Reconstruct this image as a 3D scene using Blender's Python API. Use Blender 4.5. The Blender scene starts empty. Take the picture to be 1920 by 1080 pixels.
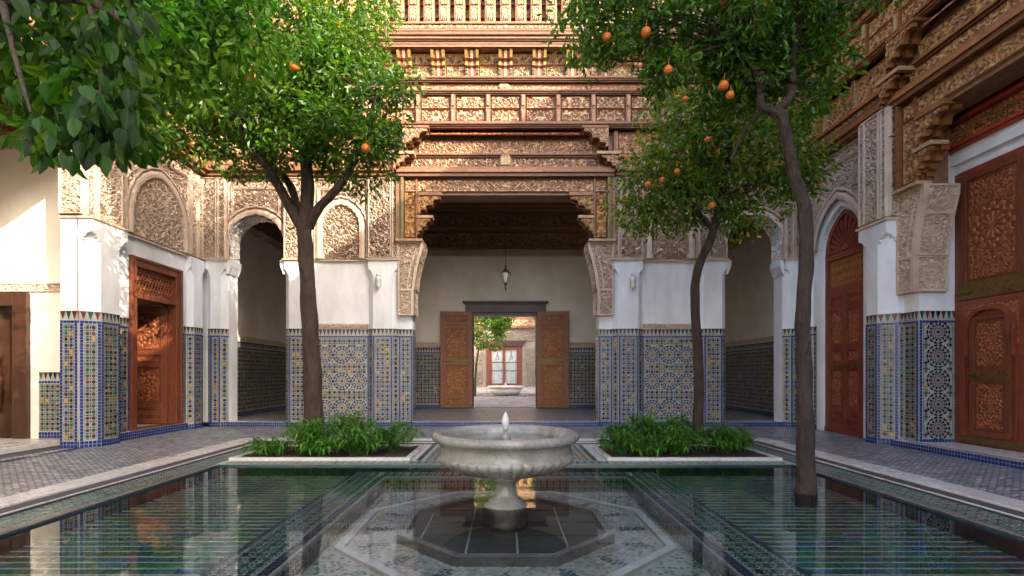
import bpy, math, random
import numpy as np
from mathutils import Vector
R = math.radians
sc = bpy.context.scene
COL = sc.collection
rng = np.random.default_rng(7)
random.seed(7)

# ------------------------------------------------------------------ camera, sky, sun, exposure
cam_d = bpy.data.cameras.new("camera"); cam = bpy.data.objects.new("camera", cam_d); COL.objects.link(cam)
cam.location = (0, 0, 1.2); cam.rotation_euler = (R(90), 0, 0)
cam_d.sensor_width = 36; cam_d.lens = 18.0; cam_d.shift_x = 0.00625; cam_d.shift_y = 160 / 1920
cam_d.clip_start = 0.05; cam_d.clip_end = 500
sc.camera = cam
SUN = Vector((-1.0, 0.88, -0.69)).normalized()          # direction the light travels
world = bpy.data.worlds.new("World"); sc.world = world; world.use_nodes = True
wn = world.node_tree; bgn = wn.nodes["Background"]
sky = wn.nodes.new("ShaderNodeTexSky"); sky.sky_type = 'NISHITA'; sky.sun_disc = False
sky.sun_elevation = math.asin(-SUN.z)
sky.sun_rotation = math.atan2(-SUN.x, -SUN.y)
sky.air_density = 1.0; sky.dust_density = 4.0; sky.ozone_density = 0.6
wn.links.new(sky.outputs[0], bgn.inputs[0]); bgn.inputs[1].default_value = 0.15
sd = bpy.data.lights.new("sun", 'SUN'); sd.energy = 1.7; sd.angle = R(0.5); sd.color = (1.0, 0.88, 0.70)
so = bpy.data.objects.new("sun", sd); COL.objects.link(so); so.rotation_euler = SUN.to_track_quat('-Z', 'Y').to_euler(); so.location = (10, -8, 14)
sc.view_settings.view_transform = 'Standard'; sc.view_settings.look = 'None'
sc.view_settings.gamma = 1; sc.view_settings.use_curve_mapping = False
sc.view_settings.exposure = 2.7
sc.cycles.max_bounces = 12; sc.cycles.diffuse_bounces = 10; sc.cycles.glossy_bounces = 4; sc.cycles.transparent_max_bounces = 12
sc.cycles.sample_clamp_indirect = 6; sc.cycles.use_denoising = True
sc.cycles.caustics_reflective = False; sc.cycles.caustics_refractive = False

# ------------------------------------------------------------------ materials
MAT = {}
def mat(name, base=(.5, .5, .5), rough=.6, attr=False, noise=0.0, nscale=6.0, bump=0.0, bscale=40.0, spec=.5, dark=None, stretch=None, metal=0.0, extra=None):
    m = bpy.data.materials.new(name); m.use_nodes = True; nt = m.node_tree; N = nt.nodes; Lk = nt.links
    p = N["Principled BSDF"]; p.inputs["Roughness"].default_value = rough; p.inputs["Metallic"].default_value = metal
    p.inputs["Specular IOR Level"].default_value = spec
    tc = N.new("ShaderNodeTexCoord"); geo = N.new("ShaderNodeNewGeometry")
    src = geo.outputs["Position"]
    if stretch:
        mp = N.new("ShaderNodeMapping"); mp.inputs["Scale"].default_value = stretch
        Lk.new(src, mp.inputs[0]); src = mp.outputs[0]
    if attr:
        a = N.new("ShaderNodeAttribute"); a.attribute_name = "Col"; colr = a.outputs["Color"]
    else:
        rgb = N.new("ShaderNodeRGB"); rgb.outputs[0].default_value = (*base, 1); colr = rgb.outputs[0]
    if noise > 0:
        nz = N.new("ShaderNodeTexNoise"); nz.inputs["Scale"].default_value = nscale; nz.inputs["Detail"].default_value = 7; nz.inputs["Roughness"].default_value = .62
        Lk.new(src, nz.inputs["Vector"])
        rp = N.new("ShaderNodeValToRGB"); rp.color_ramp.elements[0].position = .32; rp.color_ramp.elements[1].position = .68
        d = dark or (1 - noise,) * 3
        rp.color_ramp.elements[0].color = (*d, 1); rp.color_ramp.elements[1].color = (1, 1, 1, 1)
        Lk.new(nz.outputs[0], rp.inputs[0])
        mx = N.new("ShaderNodeMix"); mx.data_type = 'RGBA'; mx.blend_type = 'MULTIPLY'; mx.inputs[0].default_value = 1
        Lk.new(colr, mx.inputs[6]); Lk.new(rp.outputs[0], mx.inputs[7]); colr = mx.outputs[2]
        mr = N.new("ShaderNodeMapRange"); mr.inputs[3].default_value = min(1, rough + .12); mr.inputs[4].default_value = max(.03, rough - .06)
        Lk.new(nz.outputs[0], mr.inputs[0]); Lk.new(mr.outputs[0], p.inputs["Roughness"])
    Lk.new(colr, p.inputs["Base Color"])
    if bump > 0:
        nb = N.new("ShaderNodeTexNoise"); nb.inputs["Scale"].default_value = bscale; nb.inputs["Detail"].default_value = 5
        Lk.new(src, nb.inputs["Vector"])
        b = N.new("ShaderNodeBump"); b.inputs["Strength"].default_value = bump; b.inputs["Distance"].default_value = .01
        Lk.new(nb.outputs[0], b.inputs["Height"]); Lk.new(b.outputs[0], p.inputs["Normal"])
    if extra: extra(m, nt, p)
    MAT[name] = m
    return m

def marble_extra(scale, vein, amt):
    def f(m, nt, p):
        N = nt.nodes; Lk = nt.links; geo = N.new("ShaderNodeNewGeometry")
        nz = N.new("ShaderNodeTexNoise"); nz.inputs["Scale"].default_value = scale * .5; nz.inputs["Detail"].default_value = 6
        Lk.new(geo.outputs["Position"], nz.inputs["Vector"])
        va = N.new("ShaderNodeVectorMath"); va.operation = 'SCALE'; va.inputs[3].default_value = .9
        Lk.new(nz.outputs["Color"], va.inputs[0])
        ad = N.new("ShaderNodeVectorMath"); ad.operation = 'ADD'; Lk.new(geo.outputs["Position"], ad.inputs[0]); Lk.new(va.outputs[0], ad.inputs[1])
        wv = N.new("ShaderNodeTexWave"); wv.inputs["Scale"].default_value = scale * .6; wv.inputs["Distortion"].default_value = 5; wv.inputs["Detail"].default_value = 4; wv.bands_direction = 'DIAGONAL'
        Lk.new(ad.outputs[0], wv.inputs[0])
        rp = N.new("ShaderNodeValToRGB"); rp.color_ramp.elements[0].position = 0; rp.color_ramp.elements[1].position = .16
        rp.color_ramp.elements[0].color = (*vein, 1); rp.color_ramp.elements[1].color = (1, 1, 1, 1)
        Lk.new(wv.outputs["Fac"], rp.inputs[0])
        old = p.inputs["Base Color"].links[0].from_socket
        mx = N.new("ShaderNodeMix"); mx.data_type = 'RGBA'; mx.blend_type = 'MULTIPLY'; mx.inputs[0].default_value = amt
        Lk.new(old, mx.inputs[6]); Lk.new(rp.outputs[0], mx.inputs[7]); Lk.new(mx.outputs[2], p.inputs["Base Color"])
    return f

mat("white_plaster", (.75, .76, .79), .75, noise=.10, nscale=2.6, bump=.35, bscale=9, dark=(.76, .75, .72), stretch=(1, 1, .4))
mat("hall_plaster", (.78, .74, .68), .8, noise=.14, nscale=1.3, bump=.2, bscale=8, dark=(.84, .82, .78))
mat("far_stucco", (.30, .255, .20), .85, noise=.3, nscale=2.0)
mat("cream_plaster", (.86, .79, .70), .8, noise=.14, nscale=1.1, bump=.2, bscale=8, dark=(.8, .77, .72))
mat("stucco", (.58, .46, .36), .85, noise=.28, nscale=3.0, bump=.4, bscale=60, dark=(.78, .72, .68))
mat("stucco_pale", (.72, .68, .64), .8, noise=.2, nscale=3.0, bump=.4, bscale=60)
mat("painted_wood", rough=.55, attr=True, noise=.35, nscale=9, bump=.5, bscale=30, dark=(.6, .55, .5), stretch=(1, 1, 2.5))
mat("cedar", (.22, .10, .045), .6, noise=.4, nscale=5, bump=.5, bscale=24, dark=(.5, .42, .36), stretch=(1, 1, 4))
mat("red_wood", (.24, .050, .022), .5, noise=.4, nscale=5, bump=.3, bscale=24, dark=(.55, .45, .4))
mat("door_wood", (.19, .052, .021), .38, noise=.45, nscale=5, bump=.35, bscale=30, dark=(.5, .42, .38), stretch=(6, 6, 1))
mat("door_carving", (.31, .095, .03), .45, noise=.35, nscale=14, bump=.4, bscale=60, dark=(.6, .45, .35))
mat("door_carving_gold", (.50, .22, .05), .4, noise=.4, nscale=14, bump=.4, bscale=60, dark=(.55, .4, .3))
mat("dark_wood", (.055, .022, .012), .4, noise=.3, nscale=6, bump=.3, bscale=30)
mat("brass", (.20, .12, .035), .45, metal=.5, noise=.4, nscale=14, dark=(.45, .4, .35))
mat("glaze", rough=.16, attr=True, noise=.18, nscale=30, bump=.15, bscale=120, spec=.6)
mat("glaze_wall", rough=.24, attr=True, noise=.18, nscale=30, bump=.15, bscale=120, spec=.4)
mat("grout_white", (.56, .55, .50), .5, noise=.3, nscale=14)
mat("tile_bed", (.40, .39, .35), .5, noise=.35, nscale=5)
mat("grout_band", (.60, .60, .54), .4, noise=.4, nscale=14)
mat("grout_dark", (.06, .06, .06), .8)
mat("floor_grout", (.05, .05, .06), .6)
mat("floor_tile", rough=.28, attr=True, noise=.3, nscale=10, bump=.3, bscale=40, spec=.5)
mat("pool_tile", rough=.25, attr=True, noise=.45, nscale=9, bump=.3, bscale=30, dark=(.45, .5, .5))
mat("pool_grout", (.60, .56, .42), .8, noise=.4, nscale=3)
mat("kerb_marble", (.64, .60, .57), .25, noise=.25, nscale=2.5, bump=.1, bscale=30, extra=marble_extra(5.0, (.72, .69, .66), .5))
mat("fountain_marble", (.29, .28, .255), .22, noise=.35, nscale=4.5, bump=.12, bscale=30, dark=(.6, .56, .5), extra=marble_extra(7.0, (.62, .59, .55), .55))
mat("slab_stone", (.11, .11, .095), .35, noise=.5, nscale=3, bump=.3, bscale=20)
mat("basin_stone", (.42, .40, .35), .5, noise=.5, nscale=4, bump=.3, bscale=30)
mat("bark", (.055, .034, .024), .85, noise=.6, nscale=9, bump=1.0, bscale=22, stretch=(1, 1, .4))
for n_ in MAT["bark"].node_tree.nodes:
    if n_.type == "BUMP": n_.inputs["Distance"].default_value = .05
mat("orange_peel", (.60, .15, .012), .42, noise=.2, nscale=20, bump=.4, bscale=160)
mat("soil", (.05, .032, .02), .95, noise=.5, nscale=14, bump=1, bscale=40)
mat("iron", (.05, .05, .045), .45, metal=.4)
mat("lamp_glass", (.62, .60, .50), .15)
mat("white_china", (.55, .55, .52), .25)
mat("pane_glass", (.50, .53, .55), .08, noise=.3, nscale=3)

def leaf_mat(name, rough=.38, trans=.35, boost=(1.6, 1.9, .55)):
    m = bpy.data.materials.new(name); m.use_nodes = True; nt = m.node_tree; N = nt.nodes; Lk = nt.links
    p = N["Principled BSDF"]; p.inputs["Roughness"].default_value = rough
    a = N.new("ShaderNodeAttribute"); a.attribute_name = "Col"; Lk.new(a.outputs["Color"], p.inputs["Base Color"])
    tr = N.new("ShaderNodeBsdfTranslucent")
    mx = N.new("ShaderNodeMix"); mx.data_type = 'RGBA'; mx.blend_type = 'MULTIPLY'; mx.inputs[0].default_value = 1
    mx.clamp_result = False
    Lk.new(a.outputs["Color"], mx.inputs[6]); mx.inputs[7].default_value = (*boost, 1); Lk.new(mx.outputs[2], tr.inputs[0])
    ms = N.new("ShaderNodeMixShader"); ms.inputs[0].default_value = trans
    Lk.new(p.outputs[0], ms.inputs[1]); Lk.new(tr.outputs[0], ms.inputs[2]); Lk.new(ms.outputs[0], N["Material Output"].inputs[0])
    MAT[name] = m
leaf_mat("leaf", .40, .45, (2.3, 1.9, .3))
leaf_mat("near_leaf", .5, .42, (1.6, 1.8, .4)); MAT["near_leaf"].node_tree.nodes["Principled BSDF"].inputs["Specular IOR Level"].default_value = .22
leaf_mat("fern", .5, .3)

def water_mat(name, tint, bump, scale):
    m = bpy.data.materials.new(name); m.use_nodes = True; nt = m.node_tree; N = nt.nodes; Lk = nt.links
    N.remove(N["Principled BSDF"])
    fr = N.new("ShaderNodeFresnel"); fr.inputs[0].default_value = 1.37
    tr = N.new("ShaderNodeBsdfTransparent"); tr.inputs[0].default_value = (*tint, 1)
    gl = N.new("ShaderNodeBsdfGlossy"); gl.inputs["Roughness"].default_value = .012; gl.inputs[0].default_value = (1, 1, 1, 1)
    nz = N.new("ShaderNodeTexNoise"); nz.inputs["Scale"].default_value = scale; nz.inputs["Detail"].default_value = 2
    geo = N.new("ShaderNodeNewGeometry"); Lk.new(geo.outputs["Position"], nz.inputs["Vector"])
    b = N.new("ShaderNodeBump"); b.inputs["Strength"].default_value = bump; b.inputs["Distance"].default_value = .02
    Lk.new(nz.outputs[0], b.inputs["Height"]); Lk.new(b.outputs[0], gl.inputs["Normal"]); Lk.new(b.outputs[0], fr.inputs["Normal"])
    ms = N.new("ShaderNodeMixShader"); Lk.new(fr.outputs[0], ms.inputs[0]); Lk.new(tr.outputs[0], ms.inputs[1]); Lk.new(gl.outputs[0], ms.inputs[2])
    Lk.new(ms.outputs[0], N["Material Output"].inputs[0])
    MAT[name] = m
water_mat("water", (.90, .95, .92), .010, 1.2)
water_mat("bowl_water", (.93, .95, .93), .12, 9)

# ------------------------------------------------------------------ frames and mesh builder
class Fr:
    def __init__(s, o, u, n, v=(0, 0, 1)):
        s.o = np.array(o, float); s.u = np.array(u, float); s.v = np.array(v, float); s.n = np.array(n, float)
        s.flip = float(np.dot(np.cross(s.u, s.v), s.n)) < 0
    def pts(s, P):
        P = np.asarray(P, float)
        return s.o + P[:, :1] * s.u + P[:, 1:2] * s.v + P[:, 2:3] * s.n
    def sub(s, p0, p1):          # p = (u, n): frame of the upright face from p0 to p1, and its length
        a = s.o + p0[0] * s.u + p0[1] * s.n; d = (p1[0] - p0[0], p1[1] - p0[1]); L = math.hypot(*d)
        du = (d[0] * s.u + d[1] * s.n) / L; dn = (-d[1] * s.u + d[0] * s.n) / L
        return Fr(a, du, dn, s.v), L
WORLD = Fr((0, 0, 0), (1, 0, 0), (0, 0, 1), (0, 1, 0))     # u=x v=y n=z
BOXF = np.array([[0, 3, 2, 1], [4, 5, 6, 7], [0, 1, 5, 4], [1, 2, 6, 5], [2, 3, 7, 6], [3, 0, 4, 7]])

class MB:
    def __init__(s, fr=WORLD):
        s.fr = fr; s.V = []; s.L = []; s.T = []; s.C = []; s.nv = 0
    def add(s, verts, loops, totals, col=(.5, .5, .5)):
        verts = np.asarray(verts, float).reshape(-1, 3); loops = np.asarray(loops).ravel(); totals = np.asarray(totals).ravel()
        s.V.append(verts); s.L.append(loops + s.nv); s.T.append(totals); s.nv += len(verts)
        c = np.asarray(col, float)
        s.C.append(np.tile(c, (len(loops), 1)) if c.ndim == 1 else c)
        return s
    def box(s, u0, u1, v0, v1, n0, n1, c=(.5, .5, .5)):
        V = [(u0, v0, n0), (u1, v0, n0), (u1, v1, n0), (u0, v1, n0), (u0, v0, n1), (u1, v0, n1), (u1, v1, n1), (u0, v1, n1)]
        return s.add(V, BOXF, [4] * 6, c)
    def poly(s, P, c=(.5, .5, .5)):
        return s.add(P, range(len(P)), [len(P)], c)
    def prism(s, P, n0, n1, c=(.5, .5, .5), axis='n'):
        k = len(P)
        ar = sum(P[i][0] * P[(i + 1) % k][1] - P[(i + 1) % k][0] * P[i][1] for i in range(k))
        if ar < 0: P = P[::-1]
        if axis == 'n': A = [(a, b, n0) for a, b in P]; B = [(a, b, n1) for a, b in P]
        else:           # P is (n, v), extruded along u from n0 to n1
            A = [(n1, b, a) for a, b in P]; B = [(n0, b, a) for a, b in P]
        loops = list(range(k))[::-1] + list(range(k, 2 * k)); tot = [k, k]
        for i in range(k):
            j = (i + 1) % k; loops += [i, j, k + j, k + i]; tot.append(4)
        return s.add(A + B, loops, tot, c)
    def grid(s, U, V, N, mask=None, C=None, close=False):
        h, w = U.shape; P = np.stack([U, V, N], -1).reshape(-1, 3)
        I = np.arange(h * w).reshape(h, w)
        q = np.stack([I[:-1, :-1], I[:-1, 1:], I[1:, 1:], I[1:, :-1]], -1)
        if close:
            q2 = np.stack([I[:-1, -1:], I[:-1, :1], I[1:, :1], I[1:, -1:]], -1); q = np.concatenate([q, q2], 1)
        q = q.reshape(-1, 4)
        if mask is not None: q = q[mask[:-1, :-1].ravel()]
        loops = q.ravel()
        col = (.5, .5, .5) if C is None else (C if np.ndim(C) == 1 else C.reshape(-1, 3)[loops])
        return s.add(P, loops, np.full(len(q), 4), col)
    def lathe(s, prof, c, seg=48, lobes=None):      # prof [(r, z)], c centre (x, y, 0) in frame (u, v plane, n up)
        th = np.linspace(0, 2 * np.pi, seg, endpoint=False); r = np.array([p[0] for p in prof])[:, None]; z = np.array([p[1] for p in prof])[:, None]
        rr = r * np.ones_like(th)[None]
        if lobes is not None: rr = rr * (1 + lobes(th)[None] * np.array([p[2] if len(p) > 2 else 0 for p in prof])[:, None])
        return s.grid(c[0] + rr * np.cos(th), c[1] + rr * np.sin(th), c[2] + z * np.ones_like(rr), close=True)
    def tube(s, path, rad, seg=8, c=(.5, .5, .5), wob=0.0):
        path = np.array(path, float); rad = np.broadcast_to(np.asarray(rad, float), (len(path),))
        t = np.gradient(path, axis=0); t /= np.linalg.norm(t, axis=1)[:, None] + 1e-9
        ref = np.array([0, 0, 1.]) if abs(t[0][2]) < .8 else np.array([1., 0, 0])
        rows = []
        for i in range(len(path)):
            a = np.cross(t[i], ref); a /= np.linalg.norm(a) + 1e-9; b = np.cross(a, t[i]); ref = np.cross(a, t[i]) * 0 + ref
            th = np.linspace(0, 2 * np.pi, seg, endpoint=False)
            rr = rad[i] * (1 + wob * np.sin(th * 3 + i * 1.3) * .5 + wob * np.sin(th * 2 - i * .9) * .5)
            rows.append(path[i] + np.outer(rr * np.cos(th), a) + np.outer(rr * np.sin(th), b))
        G = np.stack(rows)
        s.grid(G[..., 0], G[..., 1], G[..., 2], close=True, C=c)
        s.poly(G[0][::-1], c); s.poly(G[-1], c)
        return s
    def build(s, name, material, parent=None, smooth=False, kind=None, label=None, bevel=0, flat_angle=None):
        me = bpy.data.meshes.new(name)
        V = s.fr.pts(np.concatenate(s.V)); L = np.concatenate(s.L); T = np.concatenate(s.T).astype(int); C = np.concatenate(s.C)
        starts = np.concatenate([[0], np.cumsum(T)[:-1]])
        if s.fr.flip:
            idx = np.arange(len(L)); end = np.repeat(starts + T - 1, T); st = np.repeat(starts, T); idx = st + (end - idx)
            L = L[idx]; C = C[idx]
        if parent is not None: V = V - np.array(parent.get("_w", (0, 0, 0)))
        me.vertices.add(len(V)); me.vertices.foreach_set("co", V.ravel())
        me.loops.add(len(L)); me.loops.foreach_set("vertex_index", L.astype(np.int32))
        me.polygons.add(len(T)); me.polygons.foreach_set("loop_start", starts.astype(np.int32))
        if smooth: me.polygons.foreach_set("use_smooth", np.ones(len(T), bool))
        else: me.polygons.foreach_set("use_smooth", np.zeros(len(T), bool))
        a = me.color_attributes.new("Col", 'FLOAT_COLOR', 'CORNER')
        a.data.foreach_set("color", np.concatenate([C, np.ones((len(C), 1))], 1).astype(np.float32).ravel())
        me.update(calc_edges=True); me.validate()
        me.materials.append(MAT[material])
        o = bpy.data.objects.new(name, me); COL.objects.link(o)
        if parent is not None: o.parent = parent
        o["_w"] = tuple(parent.get("_w", (0, 0, 0))) if parent is not None else (0, 0, 0)
        if kind: o["kind"] = kind
        if label: o["label"] = label
        if bevel:
            b = o.modifiers.new("bevel", 'BEVEL'); b.width = bevel; b.segments = 2; b.limit_method = 'ANGLE'
        return o

def thing(name, label, cat, loc=(0, 0, 0), group=None):
    o = bpy.data.objects.new(name, None); COL.objects.link(o); o.location = loc; o.empty_display_size = .2
    o["label"] = label; o["category"] = cat; o["_w"] = tuple(loc)
    if group: o["group"] = group
    return o
def retag(o, label, cat, group=None):
    o["label"] = label; o["category"] = cat
    if group: o["group"] = group
    return o
def struct(o): o["kind"] = "structure"; return o
def copy_part(o, parent, loc=None):
    c = o.copy(); COL.objects.link(c); c.parent = parent
    if loc is not None: c.location = loc
    return c

# ------------------------------------------------------------------ ornament functions
def sst(a, b, x):
    t = np.clip((x - a) / (b - a), 0, 1); return t * t * (3 - 2 * t)
def quasi(x, y, k=4, ph=0.0, warp=.25, seed=0):
    r = np.random.default_rng(seed); p = r.uniform(0, 6.28, 8)
    X = x + warp * np.sin(2.1 * y + p[0]) + warp * .6 * np.sin(3.7 * y + 2.3 * x + p[1])
    Y = y + warp * np.sin(1.9 * x + p[2]) + warp * .6 * np.sin(3.1 * x - 2.7 * y + p[3])
    q = 0
    for i in range(k):
        t = math.pi * i / k + ph; q = q + np.cos(2 * np.pi * (X * math.cos(t) + Y * math.sin(t)) + p[4 + i % 4] * .3)
    return q / k
def arabesque(U, V, s=.16, seed=0, warp=.3, uc=None):
    X = (np.abs(U - uc) if uc is not None else U) / s; Y = V / s
    q = quasi(X, Y, 4, .3, warp, seed)
    ribbons = sst(.24, .16, np.abs(q + .05)) ; leaves = sst(.50, .57, q)
    fine = .5 + .5 * quasi(X * 1.9, Y * 1.9, 3, .1, .25, seed + 5)
    return np.maximum(ribbons, leaves) * (.8 + .2 * fine)
def arch_d(U, V, uc, spring, hw, rise):
    c = (rise * rise - hw * hw) / (2 * hw)
    a = np.abs(U - uc); d = np.sqrt((a + c) ** 2 + (V - spring) ** 2) - (hw + c)
    return np.where(V < spring, a - hw, d)
def arch_v(u, uc, spring, hw, rise):
    c = (rise * rise - hw * hw) / (2 * hw); a = abs(u - uc)
    return spring + math.sqrt(max(0, (hw + c) ** 2 - (a + c) ** 2))
def meshuv(u0, u1, v0, v1, res):
    nu = max(2, int((u1 - u0) / res) + 1); nv = max(2, int((v1 - v0) / res) + 1)
    return np.meshgrid(np.linspace(u0, u1, nu), np.linspace(v0, v1, nv))
def rect_d(U, V, u0, u1, v0, v1):      # distance inside the rectangle's edge
    return np.minimum(np.minimum(U - u0, u1 - U), np.minimum(V - v0, v1 - V))
def rosette_h(U, V, uc, vc, r, n=12):
    x = (U - uc) / r; y = (V - vc) / r; rr = np.sqrt(x * x + y * y); th = np.arctan2(y, x)
    pet = np.cos(n * th); ring1 = sst(.08, .16, rr) * sst(.58, .5, rr) * sst(-.55, .1, pet)
    core = sst(.16, .1, rr); ring2 = sst(.6, .66, rr) * sst(1.0, .92, rr) * sst(-.3, .25, -pet * np.cos(3 * (rr - .6) * 3))
    return np.maximum(np.maximum(ring1, core), ring2), rr

PAL = {
 'rose': [(.32, .15, .075), (.54, .38, .20), (.15, .07, .055), (.42, .22, .14)],
 'gold': [(.30, .115, .030), (.48, .28, .08), (.10, .04, .02), (.44, .30, .15)],
 'red': [(.36, .045, .02), (.50, .25, .07), (.14, .03, .02), (.08, .08, .07)],
 'salmon': [(.44, .14, .085), (.56, .40, .24), (.40, .11, .08), (.50, .32, .14)],
 'multi': [(.46, .24, .13), (.60, .45, .25), (.05, .07, .11), (.42, .28, .07)],
 'brown': [(.24, .125, .06), (.46, .30, .16), (.08, .045, .025), (.28, .17, .08)],
 'plum': [(.24, .095, .05), (.56, .41, .23), (.08, .035, .04), (.42, .23, .12)],
}
def paint(U, V, pal, s=.2, seed=0, uc=None, h=None):
    P = [np.array(c) for c in PAL[pal]]
    X = (np.abs(U - uc) if uc is not None else U) / s; Y = V / s
    q = quasi(X, Y, 4, .3, .3, seed); q2 = quasi(X * .8 + 3, Y * .8, 3, .7, .3, seed + 3)
    C = np.zeros(U.shape + (3,)) + P[0]
    C = np.where((q2 > .28)[..., None], P[2], C); C = np.where((q2 < -.3)[..., None], P[3], C)
    C = np.where((np.abs(q + .05) < .17)[..., None], P[1], C)
    C = C * (1 + .18 * quasi(U * 1.3, V * 3.1, 3, 0, .3, seed + 9))[..., None]
    return np.clip(C, 0, 1)

# ------------------------------------------------------------------ zellige (real little pieces set proud of the grout)
BLACK = (.012, .014, .018); BLUE = (.015, .035, .17); GREEN = (.01, .085, .055); OCHRE = (.42, .24, .045); BROWN = (.10, .025, .015)
TEAL = (.02, .12, .13); WHITE = (.42, .41, .37); NAVY = (.008, .014, .06); PALEB = (.16, .24, .34); RED = (.24, .03, .02)
STY = {
 'dado': [BLACK] * 7 + [BLUE] * 3 + [GREEN] * 3 + [OCHRE] * 2 + [BROWN] * 3 + [TEAL],
 'blue': [BLACK] * 5 + [BLUE] * 5 + [GREEN] + [OCHRE] * 3 + [BROWN] * 2 + [TEAL],
 'green': [BLACK] * 5 + [GREEN] * 5 + [BLUE] + [BROWN] * 2 + [OCHRE],
 'dim': [BLACK] * 6 + [BLUE] + [GREEN] * 2 + [BROWN] * 3 + [OCHRE],
 'poolband': [GREEN] * 9 + [BLACK] * 3 + [TEAL] * 2,
 'carpet': [BLUE] * 4 + [BLACK] * 2 + [OCHRE] * 3 + [PALEB] * 2 + [GREEN] * 2,
}
def star(n, r0, r1, ph=0):
    return [((r0 if i % 2 == 0 else r1) * math.cos(math.pi * i / n + ph), (r0 if i % 2 == 0 else r1) * math.sin(math.pi * i / n + ph)) for i in range(2 * n)]
def piece(mb, P, c, n=.010, rnd=random):
    k = 1 + rnd.uniform(-.28, .28); t1 = rnd.uniform(-.018, .018); t2 = rnd.uniform(-.018, .018)
    cx = sum(p[0] for p in P) / len(P); cy = sum(p[1] for p in P) / len(P)
    mb.poly([(a, b, n + (a - cx) * t1 + (b - cy) * t2) for a, b in P], tuple(x * k for x in c))
S8 = star(8, .34, .255, math.pi / 8); HEX = [(-.24, 0), (-.13, .115), (.13, .125), (.25, 0), (.13, -.115), (-.13, -.115)]
SQ = [(.18, 0), (0, .18), (-.18, 0), (0, -.18)]; KITE = [(-.10, 0), (0, .075), (.10, 0), (0, -.075)]
def field(mb, u0, u1, v0, v1, s, style, holes=()):
    cols = STY[style]
    nu = max(1, round((u1 - u0) / s)); nv = max(1, round((v1 - v0) / s)); su = (u1 - u0) / nu; sv = (v1 - v0) / nv
    cs = [random.choice(cols) for _ in range(8)]
    def put(T, cu, cv, c, ang=0.0):
        ca, sa = math.cos(ang), math.sin(ang)
        P = [(cu + su * (a * ca - b * sa), cv + sv * (a * sa + b * ca)) for a, b in T]
        if any(not (u0 - .001 <= a <= u1 + .001 and v0 - .001 <= b <= v1 + .001) for a, b in P):
            P = [(min(max(a, u0), u1), min(max(b, v0), v1)) for a, b in P]
            if max(p[0] for p in P) - min(p[0] for p in P) < .004 or max(p[1] for p in P) - min(p[1] for p in P) < .004: return
        for hx, hy, hr in holes:
            if (cu - hx) ** 2 + (cv - hy) ** 2 < (hr * 1.13) ** 2: return
        piece(mb, P, c)
    for i in range(nu + 1):
        for j in range(nv + 1):
            cu, cv = u0 + i * su, v0 + j * sv
            m = min(i, nu - i)      # mirror colours about the panel's axis
            key = (m * 3 + (j % 6) * 5)
            rc = lambda k: cols[(key * 7 + k * 11 + (m * j) % 5) % len(cols)] if random.random() < .45 else random.choice(cols)
            put(SQ, cu, cv, rc(0))
            if i < nu: put(HEX, cu + su / 2, cv, rc(1))
            if j < nv: put(HEX, cu, cv + sv / 2, rc(2), math.pi / 2)
            if i < nu and j < nv:
                put(S8, cu + su / 2, cv + sv / 2, rc(3))
                for q in range(4):
                    a = math.pi / 4 + q * math.pi / 2
                    put(KITE, cu + su / 2 + .405 * su * math.cos(a), cv + sv / 2 + .405 * sv * math.sin(a), rc(4), a)
def rosette(mb, cu, cv, r, cols=(BLACK, OCHRE, WHITE, BLUE, NAVY), n=14):
    piece(mb, [(cu + a * r, cv + b * r) for a, b in star(8, .17, .12)], cols[0])
    for i in range(n):
        a0 = 2 * math.pi * i / n
        def pol(L, c):
            piece(mb, [(cu + r * rr * math.cos(a0 + t), cv + r * rr * math.sin(a0 + t)) for rr, t in L], c)
        w = math.pi / n
        pol([(.20, 0), (.33, .75 * w), (.46, .2 * w), (.46, -.2 * w), (.33, -.75 * w)], cols[1] if i % 2 else BROWN)
        pol([(.42, w), (.54, w * 1.6), (.64, w), (.54, w * .4)], cols[1] if i % 2 else GREEN)
        pol([(.50, 0), (.60, .5 * w), (.72, .78 * w), (.81, 0), (.72, -.78 * w), (.60, -.5 * w)], cols[3])
        pol([(.85, -.8 * w), (.84, 0), (.85, .8 * w), (.99, .84 * w), (1.02, 0), (.99, -.84 * w)], cols[4])
def blue_strip(mb, u0, u1, v0, v1, t=.052, c=BLUE):
    nu = max(1, round((u1 - u0) / t)); nv = max(1, round((v1 - v0) / t)); g = .003
    for i in range(nu):
        for j in range(nv):
            a = u0 + (u1 - u0) * i / nu; b = v0 + (v1 - v0) * j / nv
            a2 = u0 + (u1 - u0) * (i + 1) / nu; b2 = v0 + (v1 - v0) * (j + 1) / nv
            piece(mb, [(a + g, b + g), (a2 - g, b + g), (a2 - g, b2 - g), (a + g, b2 - g)], c, .012)
def merlons(mb, u0, u1, v0, v1, w=.085):
    n = max(1, round((u1 - u0) / w)); w = (u1 - u0) / n
    for i in range(n):
        a = u0 + i * w; c = [BROWN, GREEN, BROWN, NAVY, BLACK][i % 5]
        piece(mb, [(a + .03 * w, v1), (a + .5 * w, v0), (a + .97 * w, v1)], c)
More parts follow.
